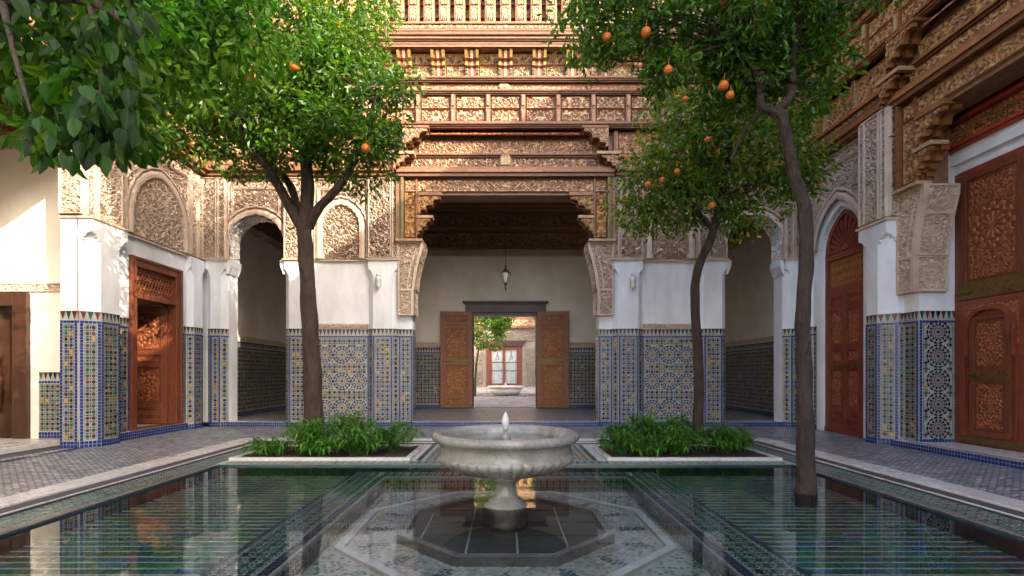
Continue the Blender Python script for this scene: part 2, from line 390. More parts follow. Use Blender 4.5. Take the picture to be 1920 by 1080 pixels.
def dado_face(parent, fr, L, style='dado', v0=0.0, v1=2.2, cell=.105, ros=None, edge=(True, True), base=.11, name='zellige_panel', mb=None):
    own = mb is None
    if own: mb = MB(fr)
    back = MB(fr); back.box(0, L, v0, v1, -.002, .0045, WHITE)
    back.build('tile_bed', 'tile_bed', parent)
    b = .045; t = v1 - .15
    if base: blue_strip(mb, 0, L, v0, v0 + base)
    blue_strip(mb, 0, L, t - .045, t)
    merlons(mb, 0, L, t + .01, v1)
    e0 = b if edge[0] and L > .16 else .008; e1 = b if edge[1] and L > .16 else .008
    if e0 == b: blue_strip(mb, 0, b, v0 + base, t - .045)
    if e1 == b: blue_strip(mb, L - b, L, v0 + base, t - .045)
    holes = ros or []
    field(mb, e0 + .012, L - e1 - .012, v0 + base + .02, t - .06, cell, style, holes)
    for i, (x, y, r) in enumerate(holes):
        rosette(mb, x, y, r, [(BLACK, OCHRE, WHITE, BLUE, NAVY), (BLACK, BROWN, WHITE, NAVY, BLACK)][0 if style != 'green' else 1])
    if own:
        return mb.build(name, 'glaze_wall', parent, kind='stuff')

# ------------------------------------------------------------------ carved stucco
def carve(fr, parent, u0, u1, v0, v1, n0=.03, depth=.075, s=.16, seed=0, res=.0115, rib=.03, material='stucco', name='stucco_panel', uc=None, kind=None):
    """one carved panel: raised rib round the edge, pierced-looking arabesque inside"""
    U, V = meshuv(u0, u1, v0, v1, res)
    e = rect_d(U, V, u0, u1, v0, v1)
    h = arabesque(U, V, max(.07, s * .58), seed, uc=uc)
    inner = sst(rib, rib + .012, e)
    H = n0 + np.where(e < rib, depth * 1.15 * (sst(-.01, .006, e)), depth * h * inner + depth * (1 - inner) * .2)
    H = np.where(e < .001, n0 - .02, H)
    mb = MB(fr); mb.grid(U, V, H); return mb.build(name, material, parent, kind=kind)
def stucco_bay(fr, parent, u0, u1, v0, v1, uc, spring, hw, rise, fill=None, n0=.03, res=.0115, seed=1, frieze=.24, side=.13, open_v0=None, name='stucco_arch_panel'):
    """rectangular panel with frieze, framed spandrels and an arch; fill=None leaves the arch open"""
    U, V = meshuv(u0, u1, v0, v1, res)
    d = arch_d(U, V, uc, spring, hw, rise)
    ang = np.arctan2(V - spring, U - uc)
    d = d + .014 * np.abs(np.cos(ang * 11)) * (V > spring)
    e = rect_d(U, V, u0, u1, v0 - 1, v1)
    ei = rect_d(U, V, u0 + side, u1 - side, v0 - 1, v1 - frieze)
    H = .75 * arabesque(U, V, .075, seed, uc=uc)                                   # border and frieze
    H = np.where(ei > .03, .9 * arabesque(U, V, .078, seed + 2, uc=uc), H)           # spandrels
    H = np.where((e < .03) | (np.abs(ei) < .03), 1.1, H); H = np.where(np.abs(ei) < .007, .5, H)
    H = np.where((d < .20) & (V > spring - 5), .9 * arabesque(U, V, .09, seed + 4, uc=uc) * sst(.12, .16, d) , H)
    H = np.where((d < .12), 1.15 - 3 * np.abs(d - .06), H)
    H = np.where((d > .16) & (d < .20), 1.0, H)
    if fill is not None:
        H = np.where(d < 0, -fill / .045 + 1.0 * arabesque(U, V, .085, seed + 7, uc=uc), H)
        mask = None
    else: mask = d > -.006
    N = np.maximum(.004, n0 + .02 + .07 * (H - .3))
    N = np.where(rect_d(U, V, u0, u1, v0, v1) < .001, n0 - .02, N)
    mb = MB(fr); mb.grid(U, V, N, mask=mask); return mb.build(name, 'stucco', parent)
def spandrel(mb, u0, u1, vtop, uc, spring, hw, rise, n0, n1, v_edge=0):
    us = np.linspace(u0, u1, 40)
    for a, b in zip(us[:-1], us[1:]):
        m = (a + b) / 2
        if abs(m - uc) < hw: v = min(arch_v(a, uc, spring, hw, rise) if abs(a - uc) < hw else spring, arch_v(b, uc, spring, hw, rise) if abs(b - uc) < hw else spring)
        else: v = v_edge
        mb.box(a, b, v, vtop, n0, n1)
def soffit(fr, parent, uc, spring, hw, rise, v0, n0, n1, material='stucco_pale'):
    """underside of an open arch, carved"""
    n = 64; path = []
    for i in range(13): path.append((uc - hw, v0 + (spring - v0) * i / 12))
    for i in range(1, n):
        u = uc - hw * math.cos(math.pi * i / n); path.append((u, arch_v(u, uc, spring, hw, rise)))
    for i in range(13): path.append((uc + hw, spring + (v0 - spring) * i / 12))
    path = np.array(path); seg = np.r_[0, np.cumsum(np.linalg.norm(np.diff(path, axis=0), axis=1))]
    ss = np.arange(0, seg[-1], .016); P = np.stack([np.interp(ss, seg, path[:, 0]), np.interp(ss, seg, path[:, 1])], 1)
    T = np.gradient(P, axis=0); T /= np.linalg.norm(T, axis=1)[:, None]; Nn = np.stack([T[:, 1], -T[:, 0]], 1)
    w = np.arange(n0, n1 + .001, .02); S, W = np.meshgrid(ss, w)
    h = arabesque(W, S, .11, 3) * .03; e = np.minimum(W - n0, n1 - W); h = np.where(e < .03, .03, h)
    scal = .02 * np.abs(np.sin(ss * 16))[None]
    U = P[None, :, 0] + Nn[None, :, 0] * (h + scal); V = P[None, :, 1] + Nn[None, :, 1] * (h + scal)
    mb = MB(fr); mb.grid(U, V, W); return mb.build('carved_soffit', material, parent)

# ------------------------------------------------------------------ pilaster with chamfer stops
def pilaster(fr, parent, u0, u1, vb, vt, proj, ch, sides=(True, True), material='white_plaster'):
    """white half-octagonal pier: chamfered below, square above, niche-shaped stops between"""
    k = 9
    low = []; high = []; tpar = []
    low.append((u0, -.01)); high.append((u0, -.01)); tpar.append(-1)
    if sides[0]:
        for i in range(k):
            t = i / (k - 1); low.append((u0 + ch * t, proj - ch * (1 - t)))
            high.append((u0, proj - ch * (1 - 2 * t)) if t <= .5 else (u0 + ch * (2 * t - 1), proj)); tpar.append(t)
    else: low.append((u0, proj)); high.append((u0, proj)); tpar.append(-1)
    if sides[1]:
        for i in range(k):
            t = i / (k - 1); low.append((u1 - ch * (1 - t), proj - ch * t))
            high.append((u1 - ch * (1 - 2 * t), proj) if t <= .5 else (u1, proj - ch * (2 * t - 1))); tpar.append(t)
    else: low.append((u1, proj)); high.append((u1, proj)); tpar.append(-1)
    low.append((u1, -.01)); high.append((u1, -.01)); tpar.append(-1)
    low = np.array(low); high = np.array(high); tp = np.array(tpar)
    arch = np.where(tp >= 0, 1 - np.abs(2 * tp - 1) ** 1.7, 0); arch = vt - .42 + .20 * arch
    vs = np.r_[vb, np.arange(vt - .46, vt - .18, .012), vt]
    B = sst(0, .014, vs[:, None] - arch[None]); B = B * (tp >= 0)[None]
    U = low[None, :, 0] * (1 - B) + high[None, :, 0] * B; N = low[None, :, 1] * (1 - B) + high[None, :, 1] * B
    mb = MB(fr); mb.grid(U, np.repeat(vs[:, None], U.shape[1], 1), N)
    mb.box(u0 - .0, u1 + .0, vt, vt + .02, -.01, proj)
    return mb.build('pilaster', material, parent)
def pil_path(u0, u1, proj, ch, sides=(True, True)):
    P = [(u0, 0.0)] if sides[0] or proj > .02 else []
    if sides[0]: P += [(u0, proj - ch), (u0 + ch, proj)]
    else: P += [(u0, proj)]
    if sides[1]: P += [(u1 - ch, proj), (u1, proj - ch)]
    else: P += [(u1, proj)]
    P += [(u1, 0.0)]
    return P
def dado_path(fr, parent, P, **kw):
    if kw.get('parent2'): parent = kw.pop('parent2')
    for a, b in zip(P[:-1], P[1:]):
        if math.hypot(b[0] - a[0], b[1] - a[1]) < .015: continue
        f, L = fr.sub(a, b); dado_face(parent, f, L, **kw)

# ------------------------------------------------------------------ carved and painted wood
def painted(fr, parent, u0, u1, v0, v1, n0, pal='rose', s=.22, seed=0, res=.022, depth=.018, rib=.025, name='painted_panel', slope=0.0, lattice=True, mb=None):
    own = mb is None; mb = mb or MB(fr); s *= .62 if abs(fr.u[0]) > .5 else .46
    U, V = meshuv(u0, u1, v0, v1, res * .75 if abs((u0 + u1) / 2 - (fr.u[1] * 7)) < 3.4 else res * 1.2); uc = (u0 + u1) / 2
    e = rect_d(U, V, u0, u1, v0, v1); C = paint(U, V, pal, s, seed, uc)
    h = sst(.22, .12, np.abs(quasi(np.abs(U - uc) / s, V / s, 4, .3, .3, seed) + .05)) * depth
    N = n0 + np.where(e < rib, depth * 1.2, h) + slope * (V - v0)
    C = np.where((e < rib)[..., None], np.array(PAL[pal][0]) * .9 + np.array(PAL[pal][3]) * .25, C)
    N = np.where(e < .001, n0 - .02 + slope * (V - v0), N)
    mb.grid(U, V, N, C=C)
    return mb.build(name, 'painted_wood', parent) if own else mb
def moulding(fr, parent, u0, u1, levels, pal='rose', name='moulding', back=-.05):
    """levels: (v0, v1, n, shade)"""
    mb = MB(fr)
    for v0, v1, n, sh in levels:
        k = max(1, int((u1 - u0) / 1.3))
        for i in range(k):      # board lengths, each a shade of its own
            a = u0 + (u1 - u0) * i / k; b = u0 + (u1 - u0) * (i + 1) / k; r = sh * random.uniform(.85, 1.15)
            mb.box(a, b, v0, v1, back, n + random.uniform(-.002, .002), tuple(x * r for x in PAL[pal][0]))
    return mb.build(name, 'painted_wood', parent)
def lobed(u0, v_top, w, h, d, lobes=4):
    """corner bracket outline: u0 outer edge, d=+1/-1 direction into the opening"""
    P = [(u0, v_top), (u0 + d * w, v_top), (u0 + d * w, v_top - .14 * h)]
    for i in range(lobes):
        t0 = i / lobes; t1 = (i + 1) / lobes
        def c(t): return (u0 + d * w * (1 - t) ** 1.5 * (1 if t < 1 else 0), v_top - .14 * h - .86 * h * t ** .85)
        a = c(t0); b = c(t1)
        for k in range(1, 6):
            t = k / 5; m = math.sin(math.pi * t) * .10 * w
            P.append((a[0] + (b[0] - a[0]) * t - d * m, a[1] + (b[1] - a[1]) * t + m * .8))
        P.append((b[0], b[1] - .015 * h))
    return P
def bracket(fr, parent, u0, vtop, w, h, d, n0, n1, pal='gold', lobes=4, name='bracket'):
    mb = MB(fr); c0, c1, c2 = tuple(x * .8 for x in PAL[pal][0]), PAL[pal][0], PAL[pal][2]
    t = n1 - n0
    mb.prism(lobed(u0, vtop, w, h, d, lobes), n0, n0 + t * .42, c0)
    mb.prism(lobed(u0, vtop, w * .82, h * .86, d, lobes), n0 + t * .42, n0 + t * .72, tuple(x * .8 for x in c0))
    mb.prism(lobed(u0, vtop, w * .97, h * .97, d, lobes), n0 + t * .72, n1, c1)
    P = lobed(u0, vtop, w * .93, h * .93, d, lobes); U, V = meshuv(min(u0, u0 + d * w), max(u0, u0 + d * w), vtop - h, vtop - .01, .014)
    ins = np.zeros(U.shape, bool); j = len(P) - 1
    for i in range(len(P)):
        xi, yi = P[i]; xj, yj = P[j]
        ins ^= ((yi > V) != (yj > V)) & (U < (xj - xi) * (V - yi) / ((yj - yi) or 1e-9) + xi); j = i
    C = paint(U, V, pal, .11, int(abs(u0) * 10)); hh = sst(.22, .12, np.abs(quasi(U / .11, V / .11, 4, .3, .3, 4))) * .012
    if ins.any(): mb.grid(U, V, n1 + .003 + hh, mask=ins, C=C)
    mb.box(min(u0, u0 + d * w * 1.04), max(u0, u0 + d * w * 1.04), vtop, vtop + .05, n0 - .01, n1 + .02, c0)
    return mb.build(name, 'painted_wood', parent)
def corbel_front(fr, parent, uc, v0, v1, n0, out, w=.30, pal='rose'):
    """little muqarnas bracket of the frieze: two cheeks and a stepped heart"""
    mb = MB(fr); c0, c1, c2, c3 = PAL[pal]
    prof = lambda k: [(n0, v0 + .0), (n0 + out * .25 * k, v0 + .02), (n0 + out * .30 * k, v0 + (v1 - v0) * .38), (n0 + out * .5 * k, v0 + (v1 - v0) * .45), (n0 + out * .55 * k, v0 + (v1 - v0) * .62), (n0 + out * .8 * k, v0 + (v1 - v0) * .68), (n0 + out * k, v0 + (v1 - v0) * .9), (n0 + out * k, v1), (n0, v1)]
    mb.prism(prof(1), uc - w / 2, uc - w / 2 + .06, c3, axis='u'); mb.prism(prof(1), uc + w / 2 - .06, uc + w / 2, c3, axis='u')
    for i, k in enumerate((.86, .92, .86)):
        a = uc - w / 2 + .062 + i * (w - .124) / 3; mb.prism(prof(k), a, a + (w - .124) / 3 - .004, c1 if i == 1 else (.36, .08, .05), axis='u')
    for q in (-1, 1):
        mb.box(uc + q * (w / 2 - .03) - .02, uc + q * (w / 2 - .03) + .02, v0 + .05, v0 + .09, n0, n0 + out * .32, c2)
        mb.box(uc + q * (w / 2 - .03) - .02, uc + q * (w / 2 - .03) + .02, v0 + .12, v0 + .16, n0, n0 + out * .33, c2)
    return mb.build('frieze_corbel', 'painted_wood', parent)

def entablature(fr, parent, u0, u1, pal='rose', seed=0, rafters=True, skip=None, res=.022, p2=None, detail=None):
    """timber zone from 5.6 m to the roof. skip=(a, b): part of the lowest tier left out for the portal"""
    p2 = p2 or pal
    da, db = detail or (u0, u1)
    base = MB(fr)
    base.box(u0, u1, 6.62, 8.6, -.35, .20, PAL['brown'][0]); base.box(u0, u1, 8.6, 10.3, -.35, .30, PAL['brown'][0])
    segs = [(u0, u1)] if not skip else [(u0, skip[0]), (skip[1], u1)]
    for a, b in segs:
        if b - a > .02: base.box(a, b, 5.6, 6.62, -.35, .12, PAL['brown'][0])
    parent = base.build('timber_wall', 'painted_wood', parent)
    for a, b in segs:
        if b - a < .05: continue
        moulding(fr, parent, a, b, [(5.62, 5.70, .20, .8), (5.70, 5.80, .27, 1.0), (5.80, 5.86, .24, .55), (6.02, 6.08, .20, 1.1)], pal)
        lo, hi = max(a, da), min(b, db)
        if hi - lo < .1: continue
        k = max(1, round((hi - lo) / .95)); w = (hi - lo) / k
        for i in range(k):
            painted(fr, parent, lo + i * w + .06, lo + (i + 1) * w - .06, 6.10, 6.58, .14, 'salmon' if p2 == 'rose' else p2, .24, seed + i, res)
            mb = MB(fr); mb.box(lo + i * w - .045, lo + i * w + .045, 6.09, 6.60, .12, .20, PAL[pal][3]); mb.box(lo + i * w - .02, lo + i * w + .02, 6.14, 6.55, .2, .225, PAL[pal][0])
            mb.build('upright', 'painted_wood', parent)
        mb = MB(fr)
        painted(fr, parent, lo, hi, 5.87, 6.015, .13, 'brown' if p2 != 'rose' else 'salmon', .16, seed + 40, res, name='painted_frieze')
    moulding(fr, parent, u0, u1, [(6.62, 6.65, .30, .5), (6.65, 6.68, .33, 1.0), (6.68, 6.71, .37, .75), (6.71, 6.73, .33, .3), (6.73, 6.76, .31, .9)], pal)
    moulding(fr, parent, u0, u1, [(7.37, 7.40, .26, .3), (7.40, 7.43, .29, 1.0), (7.43, 7.46, .32, .6), (7.63, 7.66, .31, .5), (7.66, 7.69, .34, 1.0), (7.69, 7.72, .37, .75), (7.72, 7.75, .33, .3)], pal)
    lo, hi = da, db
    k = round((hi - lo) / .76); w = (hi - lo) / k
    for i in range(k):
        a, b = lo + i * w + .07, lo + (i + 1) * w - .07
        mb = MB(fr); painted(fr, parent, a, b, 6.79, 7.055, .22, p2 if p2 != 'rose' else 'plum', .2, seed + i % 3, res, mb=mb)
        mb.build('painted_panel', 'painted_wood', parent)
        mb = MB(fr); painted(fr, parent, a, b, 7.07, 7.35, .22, p2 if p2 != 'rose' else 'plum', .2, seed + 5 + i % 3, res, mb=mb)
        mb.build('painted_panel', 'painted_wood', parent)
        mb = MB(fr); mb.box(a - .12, a - .02, 6.77, 7.06, .2, .275, PAL[pal][0]); mb.box(a - .10, a - .04, 6.77, 7.02, .275, .30, PAL[pal][3])
        mb.box(a - .12, a - .02, 7.07, 7.36, .2, .275, PAL[pal][0]); mb.box(a - .10, a - .04, 7.12, 7.36, .275, .30, PAL[pal][3])
        mb.build('upright', 'painted_wood', parent)
    painted(fr, parent, lo, hi, 7.465, 7.625, .23, 'salmon' if pal == 'rose' else 'red', .13, seed + 60, res, depth=.01, name='painted_frieze')
    # frieze of corbels
    w = .74; k = int((hi - lo) / w) + 1; s0 = (lo + hi) / 2 - w * (k // 2)
    for i in range(k + 1):
        c = s0 + i * w
        if c < lo + .1 or c > hi - .1: continue
        corbel_front(fr, parent, c, 7.76, 8.24, .20, .30, pal=pal if pal != 'rose' else 'multi')
        if c + w / 2 < hi: painted(fr, parent, c + .165, min(hi, c + w - .165), 7.77, 8.02, .21, 'multi', .2, seed + i % 4, res * .9)
    painted(fr, parent, lo, hi, 8.03, 8.22, .20, 'red' if pal == 'gold' else 'multi', .2, seed + 11, .03, slope=.9, name='painted_frieze')
    moulding(fr, parent, u0, u1, [(8.245, 8.29, .56, .9), (8.29, 8.32, .51, .3), (8.32, 8.37, .54, .8), (8.37, 8.40, .57, .4), (8.40, 8.46, .60, 1.0), (8.46, 8.52, .64, .7), (8.52, 8.58, .52, .25), (8.58, 8.62, .58, .9), (8.72, 8.76, .60, 1.0)], pal)
    painted(fr, parent, lo, hi, 8.62, 8.72, .57, 'plum' if pal == 'rose' else pal, .13, seed + 80, res, depth=.008, rib=.006, name='painted_frieze')
    if rafters:
        w = .33; k = int((hi - lo) / w); mb0 = None
        for i in range(k):
            c = (lo + hi) / 2 + (i - (k - 1) / 2) * w
            prof = [(.30, 8.76), (.56, 8.76), (.57, 9.1), (.60, 9.35), (.66, 9.55), (.78, 9.72), (.98, 9.84), (1.15, 9.90), (1.15, 10.02), (.30, 10.02)]
            if mb0 is None:
                mb = MB(fr); mb.prism(prof, -.115, .115, PAL['multi'][0] if pal == 'rose' else PAL['gold'][0], axis='u')
                for j, (n_, v_) in enumerate(prof[1:-2]):
                    n2, v2 = prof[j + 2]
                    nx, vx = (v2 - v_), -(n2 - n_); Ln = math.hypot(nx, vx); nx, vx = nx / Ln * .012, vx / Ln * .012
                    mb.add([(-.09, v_ + vx, n_ + nx), (.09, v_ + vx, n_ + nx), (.09, v2 + vx, n2 + nx), (-.09, v2 + vx, n2 + nx)], range(4), [4], PAL['rose'][1] if j % 2 else PAL['plum'][1])
                painted(fr, None, -.085, .085, 8.79, 9.09, .575, 'multi', .22, 5, .02, mb=mb); painted(fr, None, -.085, .085, 9.11, 9.33, .59, 'plum', .22, 6, .02, mb=mb)
                mb0 = mb.build('rafter_bracket', 'painted_wood', parent); off = fr.u; base_loc = mb0.location.copy()
                mb0.location = base_loc + Vector(off * c)
            else: copy_part(mb0, parent, base_loc + Vector(off * c))
        mb = MB(fr)
        for v in (9.0, 9.28, 9.56): mb.box(lo, hi, v, v + .05, .29, .37, PAL[pal][3]); mb.box(lo, hi, v + .06, v + .09, .29, .35, PAL[pal][0])
        mb.build('cross_rails', 'painted_wood', parent)
        painted(fr, parent, lo, hi, 8.76, 9.9, .30, 'multi' if pal == 'rose' else pal, .2, seed + 70, .04, depth=.01, name='painted_board')
    eav = MB(fr); eav.box(u0, u1, 10.02, 10.12, -.35, 1.25, PAL['brown'][0]); eav.box(u0, u1, 10.12, 10.4, -.6, 1.15, PAL['brown'][1])
    eav.build('eaves', 'painted_wood', parent)

def portal(fr, parent, uc, pal='rose', p2='plum', seed=0, low=True):
    """timber frame of the great opening: stepped brackets below and above, centred on uc"""
    F = Fr(fr.pts([(uc, 0, 0)])[0], fr.u, fr.n)
    L = lambda *a, **k: moulding(F, parent, *a, **k)
    # solid lintel behind
    vl_ = 4.14 if low else 5.60
    mb = MB(F); mb.box(-1.97, 1.97, 5.20, 6.62, -.35, .10, PAL['brown'][0]); mb.box(-2.45, -1.97, vl_, 6.62, -.35, .10, PAL['brown'][0]); mb.box(1.97, 2.45, vl_, 6.62, -.35, .10, PAL['brown'][0])
    parent = mb.build('timber_lintel', 'painted_wood', parent)
    # frame ribs
    L(-2.42, 2.42, [(5.58, 5.66, .24, .6), (5.66, 5.72, .28, 1.2), (5.72, 5.78, .26, .9)], pal=pal)
    painted(F, parent, -2.25, 2.25, 5.26, 5.53, .13, p2 if p2 != 'plum' else 'rose', .2, seed + 1, .018, name='painted_frieze')
    for s in (-1, 1):
      if low:
        a, b = sorted((s * 2.02, s * 2.26)); painted(F, parent, a, b, 4.24, 5.25, .13, p2 if p2 != 'plum' else 'gold', .2, seed + 2, .018)
        mb = MB(F)
        for (x0, x1, n) in ((2.27, 2.33, .22), (2.33, 2.38, .18), (2.38, 2.44, .21), (1.97, 2.01, .17)):
            a, b = sorted((s * x0, s * x1)); mb.box(a, b, 4.19, 5.575, .08, n, tuple(x * random.uniform(.5, 1.1) for x in PAL[pal][0]))
        a, b = sorted((s * 1.85, s * 2.45)); mb.box(a, b, 4.14, 4.19, .0, .25, PAL['brown'][1])
        mb.build('frame_post', 'painted_wood', parent)
        # lower and upper corner brackets
        mb = MB(F); a, b = sorted((s * 1.42, s * 1.96)); mb.box(a, b, 5.17, 5.245, .0, .2, PAL[pal][0]); mb.build('bracket_cap', 'painted_wood', parent)
        bracket(F, parent, s * 1.965, 5.16, .53, .50, -s, -.1, .17, 'gold')
        mb = MB(F); a, b = sorted((s * 1.62, s * 1.97)); mb.box(a, b, 4.66, 4.72, -.05, .22, PAL['brown'][1]); mb.build('bracket_cap', 'painted_wood', parent)
        bracket(F, parent, s * 1.965, 4.655, .30, .44, -s, -.1, .19, 'gold')
      if True:
        bracket(F, parent, s * 2.25, 6.56, .55, .52, -s, .14, .42, 'gold' if pal == 'gold' else 'rose')
        mb = MB(F); a, b = sorted((s * 2.0, s * 2.5)); mb.box(a, b, 6.0, 6.06, .12, .42, PAL['brown'][1]); mb.build('bracket_cap', 'painted_wood', parent)
        bracket(F, parent, s * 2.46, 6.0, .36, .40, -s, .12, .38, 'gold' if pal == 'gold' else 'rose')
    # recessed hood above the lintel
    painted(F, parent, -1.68, 1.68, 6.46, 6.60, .30, 'red', .16, seed + 3, .02, name='hood_panel', slope=-1.2)
    painted(F, parent, -1.95, 1.95, 6.12, 6.40, .11, p2 if p2 != 'plum' else 'rose', .18, seed + 4, .018, slope=.12, name='painted_frieze')
    L(-2.0, 2.0, [(6.07, 6.11, .20, .8), (6.03, 6.07, .16, .4)], pal=pal)
    painted(F, parent, -2.12, 2.12, 5.80, 6.02, .13, p2 if p2 != 'plum' else 'plum', .2, seed + 5, .018, name='painted_frieze')
    mb = MB(F)
    mb.prism([(-.13, 5.80), (.13, 5.80), (.13, 5.98), (.07, 6.08), (-.07, 6.08), (-.13, 5.98)], .12, .22, PAL['brown'][3])
    for x in (-.07, 0, .07): mb.prism([(x - .028, 5.83), (x + .028, 5.83), (x + .028, 5.97), (x, 6.03), (x - .028, 5.97)], .22, .25, PAL['rose'][1])
    mb.build('carved_boss', 'painted_wood', parent)

def stucco_corbel(fr, parent, uo, d, n1, vt=4.14, seed=0, depth=.3):
    """carved stucco corbel narrowing downwards by a concave curve; uo = its outer edge, d into the opening"""
    wt, wb = .53, .34; vm, vl, vb = 4.0, 3.07, 2.5
    def w(v): return wt if v > vm else (wb + (wt - wb) * ((v - vl) / (vm - vl)) ** 1.6 if v > vl else wb - .02)
    vs = np.linspace(vb, vt, 60); pts = [(uo, vb)] + [(uo + d * (w(v) + .014 * abs(math.sin(v * 17)) * (vl < v < vm)), v) for v in vs] + [(uo, vt)]
    mb = MB(fr); mb.prism(pts, n1 - depth, n1 - .005); mb.build('corbel_body', 'stucco', parent)
    mb = MB(fr)
    for a, b in zip(vs[:-1], vs[1:]):
        q = (w((a + b) / 2)); x0, x1 = sorted((uo + d * (q - .03), uo + d * (q + .035))); mb.box(x0, x1, a, b + .001, n1 - .03, n1 + .036)
    mb.build('corbel_edge', 'stucco', parent)
    U, V = meshuv(0, wt, vb, vt, .0125); W = np.vectorize(w)(V); e = np.minimum(np.minimum(U, W - U), np.minimum(V - vb, vt - V))
    e = np.minimum(e, np.abs(V - vl))
    curve = np.where((V > vl) & (V < vm), np.abs(W - U - .13), 9)
    h = arabesque(U, V, .085, seed); H = np.where(e < .028, 1.1, h); H = np.where(curve < .018, 1.1, H)
    mb = MB(fr); mb.grid(uo + d * U if d > 0 else uo - U, V, n1 + .04 * H - .01, mask=(U < W + .006)); 
    o = mb.build('stucco_corbel', 'stucco', parent)
    # carved face turned to the opening
    vv = np.arange(vb, vt, .0125); nn = np.arange(n1 - depth + .01, n1 - .004, .0125); NN, VV = np.meshgrid(nn, vv); WW = np.vectorize(w)(VV)
    e = np.minimum(np.minimum(NN - nn[0], nn[-1] - NN), np.minimum(VV - vb, vt - VV)); e = np.minimum(e, np.minimum(np.abs(VV - vl), np.abs(VV - 3.72)))
    h = arabesque(NN, VV, .085, seed + 3, uc=(nn[0] + nn[-1]) / 2); H = np.where(e < .03, 1.1, h)
    mb = MB(fr); mb.grid(uo + d * (WW + .018 + .04 * H - .005), VV, NN); mb.build('stucco_corbel', 'stucco', parent)
    return o

# ================================================================== the ground and the pool
FLOOR = WORLD
def slab(name, material, rects, z0, z1, kind='structure', col=(.5, .5, .5)):
    mb = MB(FLOOR)
    for x0, x1, y0, y1 in rects: mb.box(x0, x1, y0, y1, z0, z1, col)
    o = mb.build(name, material); o["kind"] = kind; return o
ground = slab("ground", "soil", [(-40, 40, -40, 60)], -1.2, -.9)
court = slab("courtyard_floor", "floor_grout", [(-7.6, -4.36, -8, 9.6), (4.36, 7.6, -8, 9.6), (-7.6, 7.6, 9.06, 12.1), (-4.36, 4.36, -8, -1)], -.9, -.004)
surround = slab("pool_surround", "grout_band", [(-4.36, -3.93, -1, 9.06), (3.93, 4.36, -1, 9.06), (-3.93, 3.93, 7.0, 9.06)], -.9, -.054)
hall_floor = slab("hall_floor", "floor_grout", [(-7.0, 7.0, 11.6, 16.6)], -.5, .096)
def tile_field(parent, x0, x1, y0, y1, z, a, b, base, jitter=.35, gap=.0055, name='floor_tile', tilt=.05, skip=None, accent=None):
    ny = int((y1 - y0) / b); nx = int((x1 - x0) / a)
    V = []; Ccol = []
    r = np.random.default_rng(int((x0 + 20) * 100 + y0 * 7))
    for j in range(ny):
        off = (j % 2) * .5
        xs = x0 + (np.arange(nx + 1) - off) * a
        for x in xs:
            xa, xb = max(x + gap, x0), min(x + a - gap, x1)
            if xb - xa < .02: continue
            ya, yb = y0 + j * b + gap, y0 + (j + 1) * b - gap
            if skip and skip((xa + xb) / 2, (ya + yb) / 2): continue
            t1, t2 = r.uniform(-tilt, tilt, 2); dx = (xb - xa) / 2 * t1; dy = (yb - ya) / 2 * t2
            V += [(xa, ya, z - dx - dy), (xb, ya, z + dx - dy), (xb, yb, z + dx + dy), (xa, yb, z - dx + dy)]
            k = 1 + r.uniform(-jitter, jitter); c = base if (accent is None or r.random() > .3) else accent
            Ccol += [(c[0] * k, c[1] * k, c[2] * k)] * 4
    mb = MB(FLOOR); n = len(V) // 4
    mb.add(V, np.arange(4 * n), np.full(n, 4), np.array(Ccol)); return mb.build(name, 'floor_tile', parent, kind='stuff')
GREY = (.37, .37, .39); LIL = (.33, .335, .37)
tile_field(court, -7.05, -4.81, 2.5, 9.6, .003, .085, .042, GREY, accent=(.5, .48, .46))
tile_field(court, 4.81, 6.62, 2.5, 9.6, .003, .085, .042, LIL, accent=(.5, .48, .46))
tile_field(court, -6.85, 6.65, 9.62, 11.5, .003, .10, .05, GREY, accent=(.5, .48, .46))
tile_field(hall_floor, -6.8, 6.8, 11.75, 16.2, .103, .11, .055, (.32, .31, .32), jitter=.3, tilt=.02, accent=(.40, .38, .34))
# blue lines and step edges
mb = MB(Fr((-6.72, 2.5, .004), (0, 1, 0), (0, 0, 1), (-1, 0, 0))); blue_strip(mb, 0, 5.7, 0, .08, .08); mb.build('blue_line_tiles', 'glaze', court, kind='stuff')

# kerb stones, each a slab
def run_stones(parent, name, x0, x1, y0, y1, z0, z1, along, L, material='kerb_marble', bev=.008):
    a, b = (y0, y1) if along == 'y' else (x0, x1)
    n = max(1, round((b - a) / L)); g = .002
    for i in range(n):
        s, e = a + (b - a) * i / n + g, a + (b - a) * (i + 1) / n - g; mb = MB(FLOOR); dz = random.uniform(-.0015, .0015)
        mb.box(*((x0, x1, s, e) if along == 'y' else (s, e, y0, y1)), z0, z1 + dz); mb.build(name, material, parent, bevel=bev)
kerb = struct(slab("pool_kerb", "grout_dark", [(-4.79, -4.37, -1, 9.4), (4.37, 4.79, -1, 9.4), (-4.79, 4.79, 9.07, 9.4)], -.04, -.012))
for s in (-1, 1):
    a, b = sorted((s * 4.80, s * 4.485)); run_stones(kerb, 'kerb_stone', a, b, -.9, 9.12, -.01, .018, 'y', 1.25)
    a, b = sorted((s * 4.475, s * 4.35)); run_stones(kerb, 'kerb_lip', a, b, -.9, 9.02, -.03, -.012, 'y', 1.25)
run_stones(kerb, 'kerb_stone', -4.80, 4.80, 9.13, 9.44, -.01, .018, 'x', 1.2)
run_stones(kerb, 'kerb_lip', -4.35, 4.35, 9.03, 9.12, -.03, -.012, 'x', 1.2)
